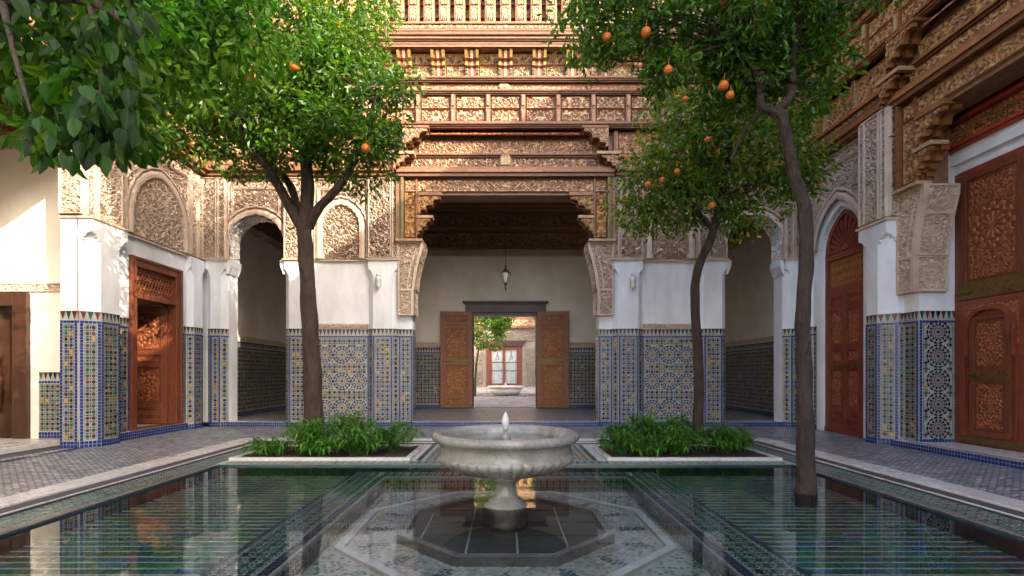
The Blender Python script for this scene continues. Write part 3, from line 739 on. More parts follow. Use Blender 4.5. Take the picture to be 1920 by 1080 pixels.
# zellige bands round the pool
HF = lambda x, y, z, ux=1, uy=0: Fr((x, y, z), (ux, uy, 0), (0, 0, 1), (-uy, ux, 0))
mb = MB(HF(0, 0, -.052)); field(mb, -4.335, -4.03, 2.5, 8.98, .10, 'poolband'); field(mb, 4.03, 4.335, 2.5, 8.98, .10, 'poolband')
blue_strip(mb, -4.03, -3.985, 2.5, 8.98, .045, TEAL); blue_strip(mb, 3.985, 4.03, 2.5, 8.98, .045, TEAL)
blue_strip(mb, -3.98, -3.935, 2.5, 7.0, .045, (.25, .13, .09)); blue_strip(mb, 3.935, 3.98, 2.5, 7.0, .045, (.25, .13, .09))
field(mb, -3.9, 3.9, 7.05, 7.27, .105, 'poolband'); mb.build('zellige_border', 'glaze', surround, kind='stuff')
mb = MB(HF(0, 0, -.052)); field(mb, -1.17, 1.22, 7.33, 8.95, .10, 'carpet')
blue_strip(mb, -1.28, -1.20, 7.3, 9.0, .06, GREEN); blue_strip(mb, 1.24, 1.32, 7.3, 9.0, .06, GREEN); mb.build('zellige_carpet', 'glaze', surround, kind='stuff')
mb = MB(FLOOR)
for s in (-1, 1):
    a, b = sorted((s * 3.93, s * 3.90)); mb.box(a, b, -1, 7.0, -.30, -.048, (.03, .05, .07))
mb.box(-3.93, 3.93, 6.975, 7.0, -.30, -.046, (.02, .06, .05)); mb.build('pool_rim', 'glaze', surround)

# side pools: green tiles one by one
pool = slab("pool_basin", "pool_grout", [(-3.9, -1.98, -1, 7.0), (1.98, 3.9, -1, 7.0), (-1.98, 1.98, 6.84, 7.0)], -.9, -.215)
TW, TD = .175, .118
tiles = []
for (x0, x1, ya) in ((-3.9, -1.99, 2.9), (1.99, 3.9, 2.9)):
    for j in range(int((6.98 - ya) / TD)):
        y = 6.98 - (j + 1) * TD
        for i in range(-1, int((x1 - x0) / TW) + 1):
            xa = x0 + (i + (.5 if j % 2 else 0)) * TW; a, b = max(xa, x0), min(xa + TW, x1)
            if b - a > .03: tiles.append((y, a, b))
for j in range(1):
    for i in range(22): tiles.append((6.85, -1.97 + i * .18, -1.97 + (i + 1) * .18))
tiles.sort(key=lambda t: t[0])
shared = None; rest = MB(FLOOR)
gcol = lambda: tuple(c * random.uniform(.55, 1.35) for c in random.choice([(.02, .15, .11), (.02, .15, .11), (.03, .19, .16), (.015, .10, .08), (.05, .13, .09)]))
protos = []
for k, (y, a, b) in enumerate(tiles):
    z = -.205 + random.uniform(-.003, .003)
    if k < 300 and b - a > TW - .01:
        if len(protos) < 24:
            mb = MB(FLOOR); sl = random.uniform(-.004, .004); c = gcol()
            mb.add([(-TW / 2 + .003, -TD / 2 + .007, -.012), (TW / 2 - .003, -TD / 2 + .007, -.012), (TW / 2 - .003, TD / 2 - .004, -.012), (-TW / 2 + .003, TD / 2 - .004, -.012),
                    (-TW / 2 + .006, -TD / 2 + .007, sl), (TW / 2 - .006, -TD / 2 + .007, sl), (TW / 2 - .006, TD / 2 - .007, -sl), (-TW / 2 + .006, TD / 2 - .007, -sl)], BOXF, [4] * 6, c)
            o = mb.build('pool_tile', 'pool_tile', pool); protos.append(o); o.location = ((a + b) / 2, y + TD / 2, z)
        else: copy_part(random.choice(protos), pool, ((a + b) / 2, y + TD / 2, z))
    else:
        rest.box(a + .004, b - .004, y + .008, y + TD - .008, z - .02, z, gcol())
jm = MB(FLOOR)
for j in range(int((6.98 - 2.9) / TD) + 1):
    y = 6.98 - j * TD
    for x0, x1 in ((-3.9, -1.99), (1.99, 3.9)): jm.box(x0, x1, y - .0075, y + .0075, -.212, -.200)
jm.build('row_joints', 'pool_grout', pool, kind='stuff')
rest.build('pool_tiles', 'pool_tile', pool, kind='stuff')

# band of green and white zellige round the central basin, just under the water
band = slab("basin_surround", "grout_band", [(-1.98, -1.53, 2.4, 6.84), (1.53, 1.98, 2.4, 6.84), (-1.53, 1.53, 6.48, 6.84)], -.9, -.118)
mb = MB(HF(0, 0, -.116))
field(mb, -1.93, -1.63, 2.5, 6.8, .105, 'poolband'); field(mb, 1.63, 1.93, 2.5, 6.8, .105, 'poolband'); field(mb, -1.60, 1.60, 6.53, 6.78, .105, 'poolband')
for s in (-1, 1):
    a, b = sorted((s * 1.615, s * 1.535)); blue_strip(mb, a, b, 2.5, 6.5, .05, NAVY)
    a, b = sorted((s * 1.98, s * 1.94)); blue_strip(mb, a, b, 2.5, 6.8, .05, (.012, .03, .10))
blue_strip(mb, -1.6, 1.6, 6.485, 6.525, .05, NAVY)
mb.build('zellige_border', 'glaze', band, kind='stuff')
mb = MB(Fr((1.98, 2.5, -.2), (0, 1, 0), (1, 0, 0))); 
for s in (-1, 1):
    f = Fr((s * 1.985, 2.5, -.215), (0, 1, 0), (s, 0, 0)); m2 = MB(f); blue_strip(m2, 0, 4.3, 0, .095, .05, (.012, .03, .12)); m2.build('side_tiles', 'glaze', band, kind='stuff')
    f = Fr((s * 1.527, 2.5, -.30), (0, 1, 0), (-s, 0, 0)); m2 = MB(f); field(m2, 0, 3.97, .01, .17, .08, 'green'); m2.build('side_tiles', 'glaze', band, kind='stuff')
f = Fr((-1.53, 6.477, -.30), (1, 0, 0), (0, -1, 0)); m2 = MB(f); field(m2, 0, 3.06, .01, .17, .08, 'green'); m2.build('side_tiles', 'glaze', band, kind='stuff')

# central basin: octagonal frames, pebbly mosaic, dark slabs
OC = (0.0, 4.95)
basin = slab("central_basin", "basin_stone", [(-1.53, 1.53, 2.4, 6.48)], -.9, -.305)
def octo(r, cx=OC[0], cy=OC[1], k=8):      # inradius r
    Rr = r / math.cos(math.pi / k); return [(cx + Rr * math.cos(math.pi / k * (2 * i + 1)), cy + Rr * math.sin(math.pi / k * (2 * i + 1))) for i in range(k)]
def ring_stones(parent, ro, ri, z0, z1, name, material='kerb_marble', bev=.004):
    A, B = octo(ro), octo(ri)
    for i in range(8):
        j = (i + 1) % 8; mb = MB(FLOOR)
        a, b, c, d = A[i], A[j], B[j], B[i]; cx = sum(p[0] for p in (a, b, c, d)) / 4; cy = sum(p[1] for p in (a, b, c, d)) / 4
        q = [(cx + (p[0] - cx) * .997, cy + (p[1] - cy) * .997) for p in (a, b, c, d)]
        mb.prism(q, z0, z1); mb.build(name, material, parent, bevel=bev)
ring_stones(basin, 1.46, 1.38, -.32, -.272, 'outer_frame_stone')
ring_stones(basin, .97, .90, -.32, -.222, 'inner_frame_stone', 'fountain_marble')
def clip(P, poly):
    for i in range(len(poly)):
        a, b = poly[i], poly[(i + 1) % len(poly)]; out = []
        ins = lambda p: (b[0] - a[0]) * (p[1] - a[1]) - (b[1] - a[1]) * (p[0] - a[0]) >= 0
        for k in range(len(P)):
            p, q = P[k], P[(k + 1) % len(P)]
            if ins(p): out.append(p)
            if ins(p) != ins(q):
                dp = (b[0] - a[0]) * (p[1] - a[1]) - (b[1] - a[1]) * (p[0] - a[0]); dq = (b[0] - a[0]) * (q[1] - a[1]) - (b[1] - a[1]) * (q[0] - a[0])
                t = dp / (dp - dq); out.append((p[0] + (q[0] - p[0]) * t, p[1] + (q[1] - p[1]) * t))
        P = out
        if len(P) < 3: return []
    return P
mb = MB(FLOOR); mb.prism(octo(.9), -.31, -.285); mb.build('slab_bed', 'grout_white', basin)
sw = .43; O = octo(.896)
for i in range(-3, 3):
    for j in range(-3, 3):
        x, y = OC[0] + i * sw + .1, OC[1] + j * sw + .12
        P = clip([(x + .01, y + .014), (x + sw - .01, y + .014), (x + sw - .01, y + sw - .014), (x + .01, y + sw - .014)], O)
        if P: mb = MB(FLOOR); mb.prism(P, -.285, -.272 + random.uniform(-.002, .002)); mb.build('floor_slab', 'slab_stone', basin, bevel=.003)
# pebbly mosaic: irregular chips, blue leaf shapes on the diagonals
mb = MB(FLOOR); r = np.random.default_rng(3)
inner = octo(.99); outer = octo(1.37)
def inside(p, O): return all((O[(k + 1) % 8][0] - O[k][0]) * (p[1] - O[k][1]) - (O[(k + 1) % 8][1] - O[k][1]) * (p[0] - O[k][0]) >= 0 for k in range(8))
st = .046
for i in range(-34, 34):
    for j in range(-56, 34):
        x = OC[0] + (i + (j % 2) * .5) * st + r.uniform(-.008, .008); y = OC[1] + j * st * .87 + r.uniform(-.008, .008)
        if abs(x) > 1.5 or y > 6.46 or y < 3.05 or inside((x, y), inner): continue
        if inside((x, y), octo(1.49)) and not inside((x, y), outer): continue
        ang = math.atan2(y - OC[1], x - OC[0]); rad = math.hypot(x - OC[0], y - OC[1])
        k8 = round(ang / (math.pi / 8)); da = ang - k8 * math.pi / 8
        leafy = inside((x, y), outer) and (abs(da) * rad / .055) ** 2 + ((rad - 1.22) / .15) ** 2 < 1 and k8 % 2 == 0 or (inside((x, y), outer) and (abs(da) * rad / .05) ** 2 + ((rad - 1.24) / .13) ** 2 < 1)
        if leafy: c = (.07, .14, .17)
        elif inside((x, y), outer): c = random.choice([(.58, .56, .50), (.50, .48, .42), (.66, .64, .58), (.36, .34, .29)])
        else: c = random.choice([(.52, .54, .47), (.20, .28, .22), (.56, .55, .48), (.08, .22, .16)])
        n = random.randint(5, 6); a0 = random.uniform(0, 6); rr = st * .5
        kk = random.uniform(.8, 1.15)
        mb.poly([(x + rr * random.uniform(.78, 1.05) * math.cos(a0 + 6.283 * t / n), y + rr * random.uniform(.78, 1.05) * math.sin(a0 + 6.283 * t / n), -.3 + random.uniform(-.001, .001)) for t in range(n)], tuple(q * kk for q in c))
mb.build('mosaic_chips', 'glaze', basin, kind='stuff')
# the water: one thin sheet over the whole pool
w_ = MB(FLOOR); w_.poly([(-3.9, -1, -.068), (3.9, -1, -.068), (3.9, 6.975, -.068), (-3.9, 6.975, -.068)])
water = w_.build('water', 'water'); water["kind"] = 'structure'

# ================================================================== fountain
ft = thing("fountain", "grey marble pedestal fountain with ribbed round bowl standing in the pool", "fountain", (0, 4.95, -.27))
FW = MB(FLOOR); c = (0, 4.95, 0)
def lobes(th): return np.abs(np.cos(th * 20)) ** .6 - .55
prof = [(.02, .20, 0), (.12, .20, 0), (.16, .215, .0), (.30, .235, .035), (.45, .27, .04), (.56, .315, .04), (.625, .36, .04), (.655, .40, .03), (.65, .425, 0), (.635, .44, 0), (.632, .45, 0), (.628, .50, 0), (.632, .535, 0), (.66, .55, 0)]
for k in range(13):
    a = -math.pi * .62 + math.pi * 1.28 * k / 12; prof.append((.662 + .045 * math.cos(a), .597 + .045 * math.sin(a), 0))
prof += [(.615, .625, 0), (.60, .60, 0), (.59, .56, 0), (.55, .52, 0), (.40, .48, 0), (.15, .47, 0), (.01, .47, 0)]
FW.lathe(prof, c, 640, lobes); FW.build('bowl', 'fountain_marble', ft, smooth=True)
FW = MB(FLOOR)
FW.lathe([(.01, -.27), (.215, -.27), (.218, -.20), (.21, -.17), (.215, -.16), (.222, -.12), (.215, -.075), (.19, -.05), (.165, -.035), (.16, -.02), (.128, .0), (.105, .05), (.098, .10), (.10, .14), (.12, .165), (.15, .18), (.16, .20), (.15, .215), (.02, .22)], c, 48)
FW.build('pedestal', 'fountain_marble', ft, smooth=True)
FW = MB(FLOOR); th = np.linspace(0, 2 * np.pi, 64, endpoint=False)
FW.poly([(.606 * math.cos(t), 4.95 + .606 * math.sin(t), .562) for t in th]); FW.build('bowl_water', 'bowl_water', ft)
FW = MB(FLOOR)
FW.lathe([(.01, .47), (.07, .47), (.072, .50), (.05, .52), (.05, .575), (.056, .59), (.04, .605), (.02, .612), (.016, .64), (.028, .65), (.024, .665), (.012, .67)], c, 32); FW.build('spout', 'fountain_marble', ft, smooth=True)
FW = MB(FLOOR); FW.lathe([(.02, .668, 0), (.028, .695, .1), (.036, .73, .12), (.032, .765, .12), (.019, .80, .1), (.006, .825, 0), (.001, .83, 0)], c, 64, lambda t: np.abs(np.cos(4 * t)) - .5)
FW.build('glass_finial', 'white_china', ft, smooth=True)

# ================================================================== doors
def frame_box(mb, u0, u1, v0, v1, t, n0, n1, c=(.5, .5, .5)):
    mb.box(u0, u0 + t, v0, v1, n0, n1, c); mb.box(u1 - t, u1, v0, v1, n0, n1, c)
    mb.box(u0 + t, u1 - t, v0, v0 + t, n0, n1, c); mb.box(u0 + t, u1 - t, v1 - t, v1, n0, n1, c)
def door_leaf(fr, parent, u0, u1, v0, v1, panels, stile=.10, n0=0.0, thick=.055, material='door_wood', carve_mat='door_carving', res=.011, label=None, brass=None, name='door_leaf', split=False):
    """stiles and rails with carved panels let in; panels: (v0, v1, 'rosette' | 'plain' | 'vine')"""
    mb = MB(fr); mb.box(u0 + .01, u1 - .01, v0 + .01, v1 - .01, n0, n0 + thick * .4)
    mb.box(u0, u0 + stile, v0, v1, n0 - .002, n0 + thick); mb.box(u1 - stile, u1, v0, v1, n0 - .002, n0 + thick)
    edges = [v0] + [x for p in panels for x in (p[0], p[1])] + [v1]
    for i in range(0, len(edges), 2):
        if edges[i + 1] - edges[i] > .005: mb.box(u0 + stile, u1 - stile, edges[i], edges[i + 1], n0 - .002, n0 + thick - .002)
    leaf = mb.build(name, material, parent, label=label, bevel=.004)
    for pa, pb, kind in panels:
        a, b = u0 + stile, u1 - stile
        mm = MB(fr); frame_box(mm, a + .012, b - .012, pa + .012, pb - .012, .022, n0 + thick * .3, n0 + thick * .75); mm.build('panel_moulding', material, leaf)
        a2, b2, c2, d2 = a + .036, b - .036, pa + .036, pb - .036
        if b2 - a2 < .03 or d2 - c2 < .03: continue
        U, V = meshuv(a2, b2, c2, d2, res); uc, vc = (a2 + b2) / 2, (c2 + d2) / 2
        if kind == 'rosette':
            rr = min(b2 - a2, d2 - c2) / 2 * .98; h, rad = rosette_h(U, V, uc, vc, rr, 12)
            h = np.where(rad > 1.02, arabesque(U, np.abs(V - vc), .09, 3, uc=uc), h)
        elif kind == 'vine': h = arabesque(U, V, .09, 5, uc=uc)
        else: h = sst(.0, .03, rect_d(U, V, a2, b2, c2, d2)) * .7
        mg = MB(fr); mg.grid(U, V, n0 + thick * .35 + .016 * h); mg.build('carved_panel', carve_mat if kind != 'plain' else material, leaf)
    return leaf
def lattice(fr, parent, u0, u1, v0, v1, n, s=.085, material='door_carving', name='transom_lattice', seed=0):
    U, V = meshuv(u0, u1, v0, v1, .006)
    X, Y = U / s, V / s
    a = np.minimum(np.abs(np.mod(X + Y * .5, 1) - .5), np.abs(np.mod(X - Y * .5, 1) - .5)); b = np.abs(np.mod(Y * .5, 1) - .5)
    h = np.maximum(sst(.17, .07, a), sst(.09, .04, b)); e = rect_d(U, V, u0, u1, v0, v1)
    mask = (h > .3) | (e < .012)
    for k, z in enumerate((n, n - .012)):
        mb = MB(fr); mb.grid(U, V, z + .008 * h * (1 - k), mask=mask); mb.build(name, material, parent)
def bolt(fr, parent, u, v, n, L=.16):
    mb = MB(fr); mb.tube([(u - L / 2, v, n + .02), (u + L / 2, v, n + .02)], .009, 8)
    for k in (-.35, 0, .35): mb.box(u + k * L - .008, u + k * L + .008, v - .018, v + .018, n, n + .034)
    mb.tube([(u + L * .3, v, n + .03), (u + L * .3, v + .01, n + .055)], [.007, .011], 8)
    mb.build('bolt', 'brass', parent)

def wall_thing(name, label):
    return thing(name, label, "wall")

# ================================================================== the facade across the pool
FY = 11.6
facade = thing("palace_facade", "central courtyard facade facing the fountain with a great timber-framed opening", "wall", (0, FY, 0))
def half_facade(s):
    fr = Fr((0, FY, 0), (s, 0, 0), (0, -1, 0)); P = facade
    mb = MB(fr)
    mb.box(2.11, 2.45, 0, 4.135, -.35, 0); mb.box(2.45, 4.97, 0, 5.6, -.35, 0); mb.box(6.26, 7.1, 0, 5.6, -.35, 0)
    spandrel(mb, 4.97, 6.26, 5.6, 5.615, 4.12, .645, .66, -.35, 0, v_edge=4.12)
    mb.build('plaster_wall', 'white_plaster', P)
    pr, ch = .14, .11
    for (a, b) in ((2.42, 3.08), (4.33, 4.96), (6.27, 6.72)):
        pl = pilaster(fr, P, a, b, 0, 3.74, pr, ch)
        dado_path(fr, pl, pil_path(a, b, pr, ch), style='blue' if a < 4 else 'dado')
    f2, L = fr.sub((2.11, 0), (2.42, 0)); dado_face(P, f2, L, style='blue')
    f2, L = fr.sub((2.11, -.35), (2.11, 0)); dado_face(P, f2, L, style='dado')
    f2, L = fr.sub((3.09, .0), (4.32, .0))
    ros = [(L / 2 + i * .385, .42 + j * .60, .18 if i else .205) for i in (-1, 0, 1) for j in (0, 1, 2)]
    dado_face(P, f2, L, style='dado', ros=ros, cell=.115)
    carve(fr, P, 3.10, 4.31, 2.21, 2.33, .012, .03, .10, 3, rib=.012, name='stucco_strip')
    # stucco
    for a, b in ((2.41, 3.09), (4.32, 4.97), (6.26, 6.86)):
        mb = MB(fr); mb.box(a, b, 3.765, 5.6, .0, .13); mb.box(a - .03, b + .02, 3.735, 3.765, -.01, .185); mb.build('stucco_block', 'stucco', P)
    mb = MB(fr); mb.box(3.12, 4.28, 3.735, 3.765, -.01, .06); mb.build('stucco_ledge', 'stucco', P)
    carve(fr, P, 2.41, 2.55, 3.77, 5.58, .13, .04, .10, 11); carve(fr, P, 2.56, 3.08, 3.77, 5.58, .13, .05, .15, 12)
    carve(fr, P, 4.33, 4.52, 3.77, 5.58, .13, .04, .10, 13); carve(fr, P, 4.53, 4.96, 3.77, 5.58, .13, .05, .15, 14)
    stucco_bay(fr, P, 3.10, 4.31, 3.77, 5.58, 3.705, 4.50, .42, .50, fill=.02, n0=.05, seed=21, side=.10, name='blind_arch_panel')
    stucco_bay(fr, P, 4.98, 6.25, 4.10, 5.58, 5.615, 4.12, .645, .66, fill=None, n0=.03, seed=22, side=.10, frieze=.22)
    carve(fr, P, 6.27, 6.45, 3.77, 5.58, .13, .04, .10, 15); carve(fr, P, 6.46, 6.84, 3.77, 5.58, .13, .05, .14, 16)
    soffit(fr, P, 5.615, 4.12, .645, .66, 3.72, -.38, .05)
    for q in (-1, 1):       # white capitals carrying the arch
        mb = MB(fr); u = 5.615 + q * .645
        mb.prism([(u, 3.74), (u - q * .10, 3.74), (u - q * .10, 3.62), (u - q * .03, 3.44), (u, 3.42)], -.34, .10); mb.build('arch_capital', 'white_plaster', P)
    stucco_corbel(fr, P, 2.41, -1, .12, seed=31, depth=.45)
    # step across the openings
    f3 = Fr((0, FY - .03, 0), (s, 0, 0), (0, -1, 0)); mb = MB(f3); blue_strip(mb, 0, 2.11, .004, .10, .05); blue_strip(mb, 4.97, 6.26, .004, .10, .05); mb.build('step_tiles', 'glaze', P, kind='stuff')
    mb = MB(fr); mb.box(0, 2.11, 0, .101, -.35, .025); mb.build('step', 'kerb_marble', P)
    mb = MB(fr); mb.box(4.97, 6.26, 0, .101, -.35, .025); mb.build('step', 'kerb_marble', P)
for s in (-1, 1): half_facade(s)
FF = Fr((0, FY, 0), (1, 0, 0), (0, -1, 0))
portal(FF, facade, 0, 'rose', 'plum', 100)
entablature(FF, facade, -7.1, 7.1, 'rose', 200, skip=(-2.46, 2.46), res=.022, detail=(-6.6, 6.6))
mb = MB(FF); th = np.linspace(0, 2 * np.pi, 25)[:-1]
mb.prism([(-.03 + .12 * math.cos(t), 7.545 + .12 * math.sin(t)) for t in th], .2, .262, PAL['rose'][1]); mb.prism([(-.03 + .095 * math.cos(t), 7.545 + .095 * math.sin(t)) for t in th], .262, .272, PAL['rose'][3])
for k in range(3): mb.prism([(-.10 + .055 * k + .025 * math.cos(t), 7.55 + (.035 if k == 1 else .045) * math.sin(t)) for t in th], .272, .285, PAL['rose'][1])
mb.build('medallion', 'painted_wood', facade)

# sconces on the pilasters beside the opening
for s in (-1, 1):
    x = s * 2.83 + (.0 if s < 0 else 0); y = FY - .14
    t = thing("wall_lamp", "small pale wall lamp on the pilaster " + ("left" if s < 0 else "right") + " of the great opening", "lamp", (x, y, 3.2), "wall lamps on the white pilasters")
    mb = MB(FLOOR); mb.lathe([(.01, 3.43), (.04, 3.42), (.055, 3.38), (.03, 3.36), (.06, 3.35), (.075, 3.30), (.065, 3.22)], (x, y - .085, 0), 8); mb.build('lamp_hood', 'white_china', t)
    mb = MB(FLOOR); mb.lathe([(.055, 3.22), (.06, 3.17), (.045, 3.12), (.02, 3.08), (.005, 3.05)], (x, y - .085, 0), 8); mb.build('lamp_glass', 'lamp_glass', t, smooth=True)
    mb = MB(FLOOR); mb.box(x - .035, x + .035, y - .02, y, 3.2, 3.4); mb.box(x - .012, x + .012, y - .09, y - .02, 3.32, 3.345); mb.build('backplate', 'white_china', t)

# ================================================================== the hall behind the facade
BY = 16.2
hall = thing("hall", "long cream hall behind the great opening with tiled dado and carved friezes", "room", (0, BY, 0))
BF = Fr((0, BY, 0), (1, 0, 0), (0, -1, 0))
mb = MB(BF); mb.box(-7.2, -1.03, 0, 6.6, -.5, 0); mb.box(.97, 7.2, 0, 6.6, -.5, 0); mb.box(-1.03, .97, 3.1, 6.6, -.5, 0); mb.build('back_wall', 'cream_plaster', hall)
for s, x in ((1, -6.85), (-1, 6.85)):
    ef = Fr((x, 11.95, 0), (0, 1, 0), (s, 0, 0)); mb = MB(ef); mb.box(-.05, 4.3, 0, 6.6, -.4, 0); mb.build('end_wall', 'cream_plaster', hall)
    dado_face(hall, ef, 4.25, style='dim', v0=.1, v1=2.02, cell=.115, edge=(False, False)); carve(ef, hall, 0, 4.25, 2.03, 2.17, .01, .02, .12, 5, res=.02, rib=.015, name='stucco_strip')
    carve(ef, hall, 0, 4.25, 4.9, 5.12, .01, .03, .14, 6, res=.025, name='stucco_frieze')
    painted(ef, hall, 0, 4.25, 5.14, 5.7, .03, 'brown', .25, 3, .03, name='painted_frieze')
for a, b in ((-6.85, -1.13), (1.07, 6.85)):
    lo, hi = max(a, -3.3), min(b, 3.3)
    f4, L = BF.sub((a, 0), (b, 0)); dado_face(hall, Fr((lo, BY, 0), (1, 0, 0), (0, -1, 0)), hi - lo, style='dim', v0=.1, v1=2.02, cell=.115, edge=(False, False))
    carve(BF, hall, a, b, 2.03, 2.19, .012, .02, .12, 5, res=.02, rib=.015, name='stucco_strip')
    if a < 0: mb = MB(BF); field(mb, -6.8, -3.35, .2, 1.9, .2, 'dim'); mb.build('zellige_panel', 'glaze_wall', hall, kind='stuff')
carve(BF, hall, -6.8, 6.8, 4.90, 5.12, .02, .04, .14, 7, res=.022, name='stucco_frieze')
painted(BF, hall, -6.8, 6.8, 5.17, 5.62, .12, 'brown', .22, 8, .024, name='painted_frieze'); painted(BF, hall, -6.8, 6.8, 5.76, 6.10, .26, 'brown', .22, 9, .024, name='painted_frieze')
moulding(BF, hall, -6.8, 6.8, [(5.12, 5.17, .2, 1.2), (5.63, 5.69, .25, 1.0), (5.69, 5.75, .33, 1.5), (6.11, 6.2, .4, 1.2)], 'brown')
mb = MB(FLOOR); mb.box(-7.2, 7.2, 11.9, 16.7, 6.4, 6.6); mb.build('ceiling_board', 'cedar', hall)
bm0 = None
for i in range(12):
    y = 12.15 + i * .33
    if bm0 is None: mb = MB(FLOOR); mb.box(-6.85, 6.85, 12.1, 12.2, 6.25, 6.4, PAL['brown'][0]); mb.box(-6.85, 6.85, 12.13, 12.17, 6.22, 6.25, PAL['red'][1]); bm0 = mb.build('ceiling_beam', 'painted_wood', hall); b0 = bm0.location.copy()
    else: copy_part(bm0, hall, b0 + Vector((0, i * .33, 0)))
# doorway with its two carved leaves
dw = thing("doorway", "wide open wooden double door at the back of the hall, both carved leaves folded back", "door", (0, BY, .1))
mb = MB(BF); mb.box(-1.12, -1.03, .1, 3.12, -.45, .05); mb.box(.97, 1.06, .1, 3.12, -.45, .05); mb.box(-1.12, 1.06, 3.03, 3.12, -.45, .05); mb.build('door_frame', 'dark_wood', dw, bevel=.006)
mb = MB(BF); mb.box(-1.27, 1.27, 3.12, 3.38, .0, .10); mb.box(-1.31, 1.31, 3.38, 3.42, .0, .16); mb.box(-1.35, 1.35, 3.42, 3.47, .0, .20); mb.build('cornice', 'dark_wood', dw, bevel=.006)
for s in (-1, 1):
    a = R(6); x0 = s * 1.02 - .03; f5 = Fr((x0, BY - .07, 0), (s * math.cos(a), -math.sin(a), 0), (-s * math.sin(a), -math.cos(a), 0))
    lf = door_leaf(f5, dw, 0, 1.0, .13, 3.14, [(.22, .42, 'vine'), (.52, 1.44, 'rosette'), (1.68, 2.62, 'rosette'), (2.68, 2.74, 'plain'), (2.82, 3.02, 'vine')], stile=.15, material='door_carving', carve_mat='door_carving_gold', thick=.06, res=.013)
    mb = MB(f5); mb.box(.02, .98, 1.46, 1.66, .045, .066); mb.box(.0, 1.0, .135, .2, .045, .068); mb.build('brass_band', 'brass', lf); bolt(f5, lf, .78, 1.56, .066, .3)
# lantern
lt = thing("hanging_lantern", "pale glass lantern hanging on a chain in front of the doorway", "lantern", (0, 14.0, 3.45))
mb = MB(FLOOR); mb.tube([(0, 14, 6.3), (0, 14, 4.12)], .008, 6); mb.build('chain', 'iron', lt)
mb = MB(FLOOR); mb.lathe([(.005, 4.16), (.03, 4.13), (.02, 4.09), (.05, 4.04), (.10, 3.98), (.15, 3.95), (.15, 3.93)], (0, 14, 0), 6); mb.lathe([(.02, 3.68), (.05, 3.66), (.015, 3.56), (.03, 3.53), (.003, 3.43)], (0, 14, 0), 6)
for k in range(6):
    t = k * math.pi / 3; mb.tube([(.148 * math.cos(t), 14 + .148 * math.sin(t), 3.94), (.085 * math.cos(t), 14 + .085 * math.sin(t), 3.67)], .007, 5)
mb.build('lantern_frame', 'brass', lt)
mb = MB(FLOOR); mb.lathe([(.14, 3.93), (.08, 3.68), (.02, 3.66)], (0, 14, 0), 6); mb.build('lantern_glass', 'lamp_glass', lt)

# ================================================================== left wall
LX = -6.85
LF = Fr((LX, 0, 0), (0, 1, 0), (1, 0, 0))
lw = thing("palace_wall", "sunlit side wall with a half open wooden door beneath a carved blind arch", "wall", (LX, 10, 0))
mb = MB(LF); mb.box(8.2, 9.33, 0, 5.6, -.28, 0); mb.box(9.33, 10.75, 3.32, 5.6, -.28, 0); mb.box(10.75, 11.95, 0, 5.6, -.28, 0); mb.box(-8, 3.98, 0, 5.6, -.3, 0)
mb.build('plaster_wall', 'white_plaster', lw)
pl = pilaster(LF, lw, 8.2, 8.98, 0, 3.68, .22, .19); dado_path(LF, pl, pil_path(8.2, 8.98, .22, .19), style='green', cell=.10)
f6, L = LF.sub((8.2, -.28), (8.2, .0)); dado_face(lw, f6, L, style='dado', cell=.10)
f6, L = LF.sub((8.985, 0), (9.31, 0)); dado_face(lw, f6, L, style='dado')
pl = pilaster(LF, lw, 10.95, 11.45, 0, 3.68, .12, .10); dado_path(LF, pl, [(10.78, 0)] + pil_path(10.95, 11.45, .12, .10) + [(11.58, 0)], style='blue')
mb = MB(LF); mb.box(8.17, 9.0, 3.685, 3.72, -.28, .24); mb.build('stucco_ledge', 'stucco', lw)
mb = MB(LF); mb.box(9.01, 11.5, 3.69, 3.72, 0, .07); mb.build('stucco_ledge', 'stucco', lw)
mb = MB(LF); mb.box(8.2, 8.98, 3.72, 5.6, -.28, .11); mb.build('stucco_block', 'stucco', lw)
f7, L = LF.sub((8.2, -.28), (8.2, .11)); carve(f7, lw, 0, L, 3.74, 5.58, .0, .05, .13, 41)
carve(LF, lw, 8.2, 8.40, 3.74, 5.58, .11, .04, .10, 42); carve(LF, lw, 8.42, 8.96, 3.74, 5.58, .11, .05, .14, 43)
stucco_bay(LF, lw, 9.0, 11.0, 3.74, 5.58, 10.05, 4.15, .74, .88, fill=.02, n0=.04, seed=44, side=.10, frieze=.22, name='blind_arch_panel')
carve(LF, lw, 11.02, 11.25, 3.74, 5.58, .05, .045, .12, 46); carve(LF, lw, 11.27, 11.46, 3.74, 5.58, .05, .045, .12, 47)
portal(LF, lw, 6.09, 'gold', 'gold', 300, low=False)
entablature(LF, lw, -8, 11.35, 'gold', 400, skip=(3.64, 8.54), rafters=True, detail=(4.2, 11.3), res=.028)
# half open door
ld = thing("wooden_door", "carved wooden door standing half open under a lattice transom in the left wall", "door", (LX, 10, .15))
mb = MB(LF); mb.box(9.33, 9.47, .15, 3.32, -.26, .04); mb.box(10.61, 10.75, .15, 3.32, -.26, .04); mb.box(9.47, 10.61, 3.18, 3.32, -.26, .04); mb.box(9.47, 10.61, 2.6, 2.72, -.26, .03)
frame_box(mb, 9.30, 10.78, .15, 3.36, .05, .0, .065); mb.build('door_frame', 'door_wood', ld, bevel=.006)
lattice(LF, ld, 9.47, 10.61, 2.72, 3.18, -.05)
f8 = Fr((-7.0, 10.66, 0), (-1, 0, 0), (0, -1, 0))
door_leaf(Fr((-7.0, 10.62, 0), (-math.cos(R(8)), -math.sin(R(8)), 0), (math.sin(R(8)), -math.cos(R(8)), 0)), ld, 0, 1.02, .17, 2.58, [(.28, .50, 'plain'), (.60, 1.32, 'rosette'), (1.42, 1.58, 'vine'), (1.68, 2.42, 'rosette')], stile=.12)
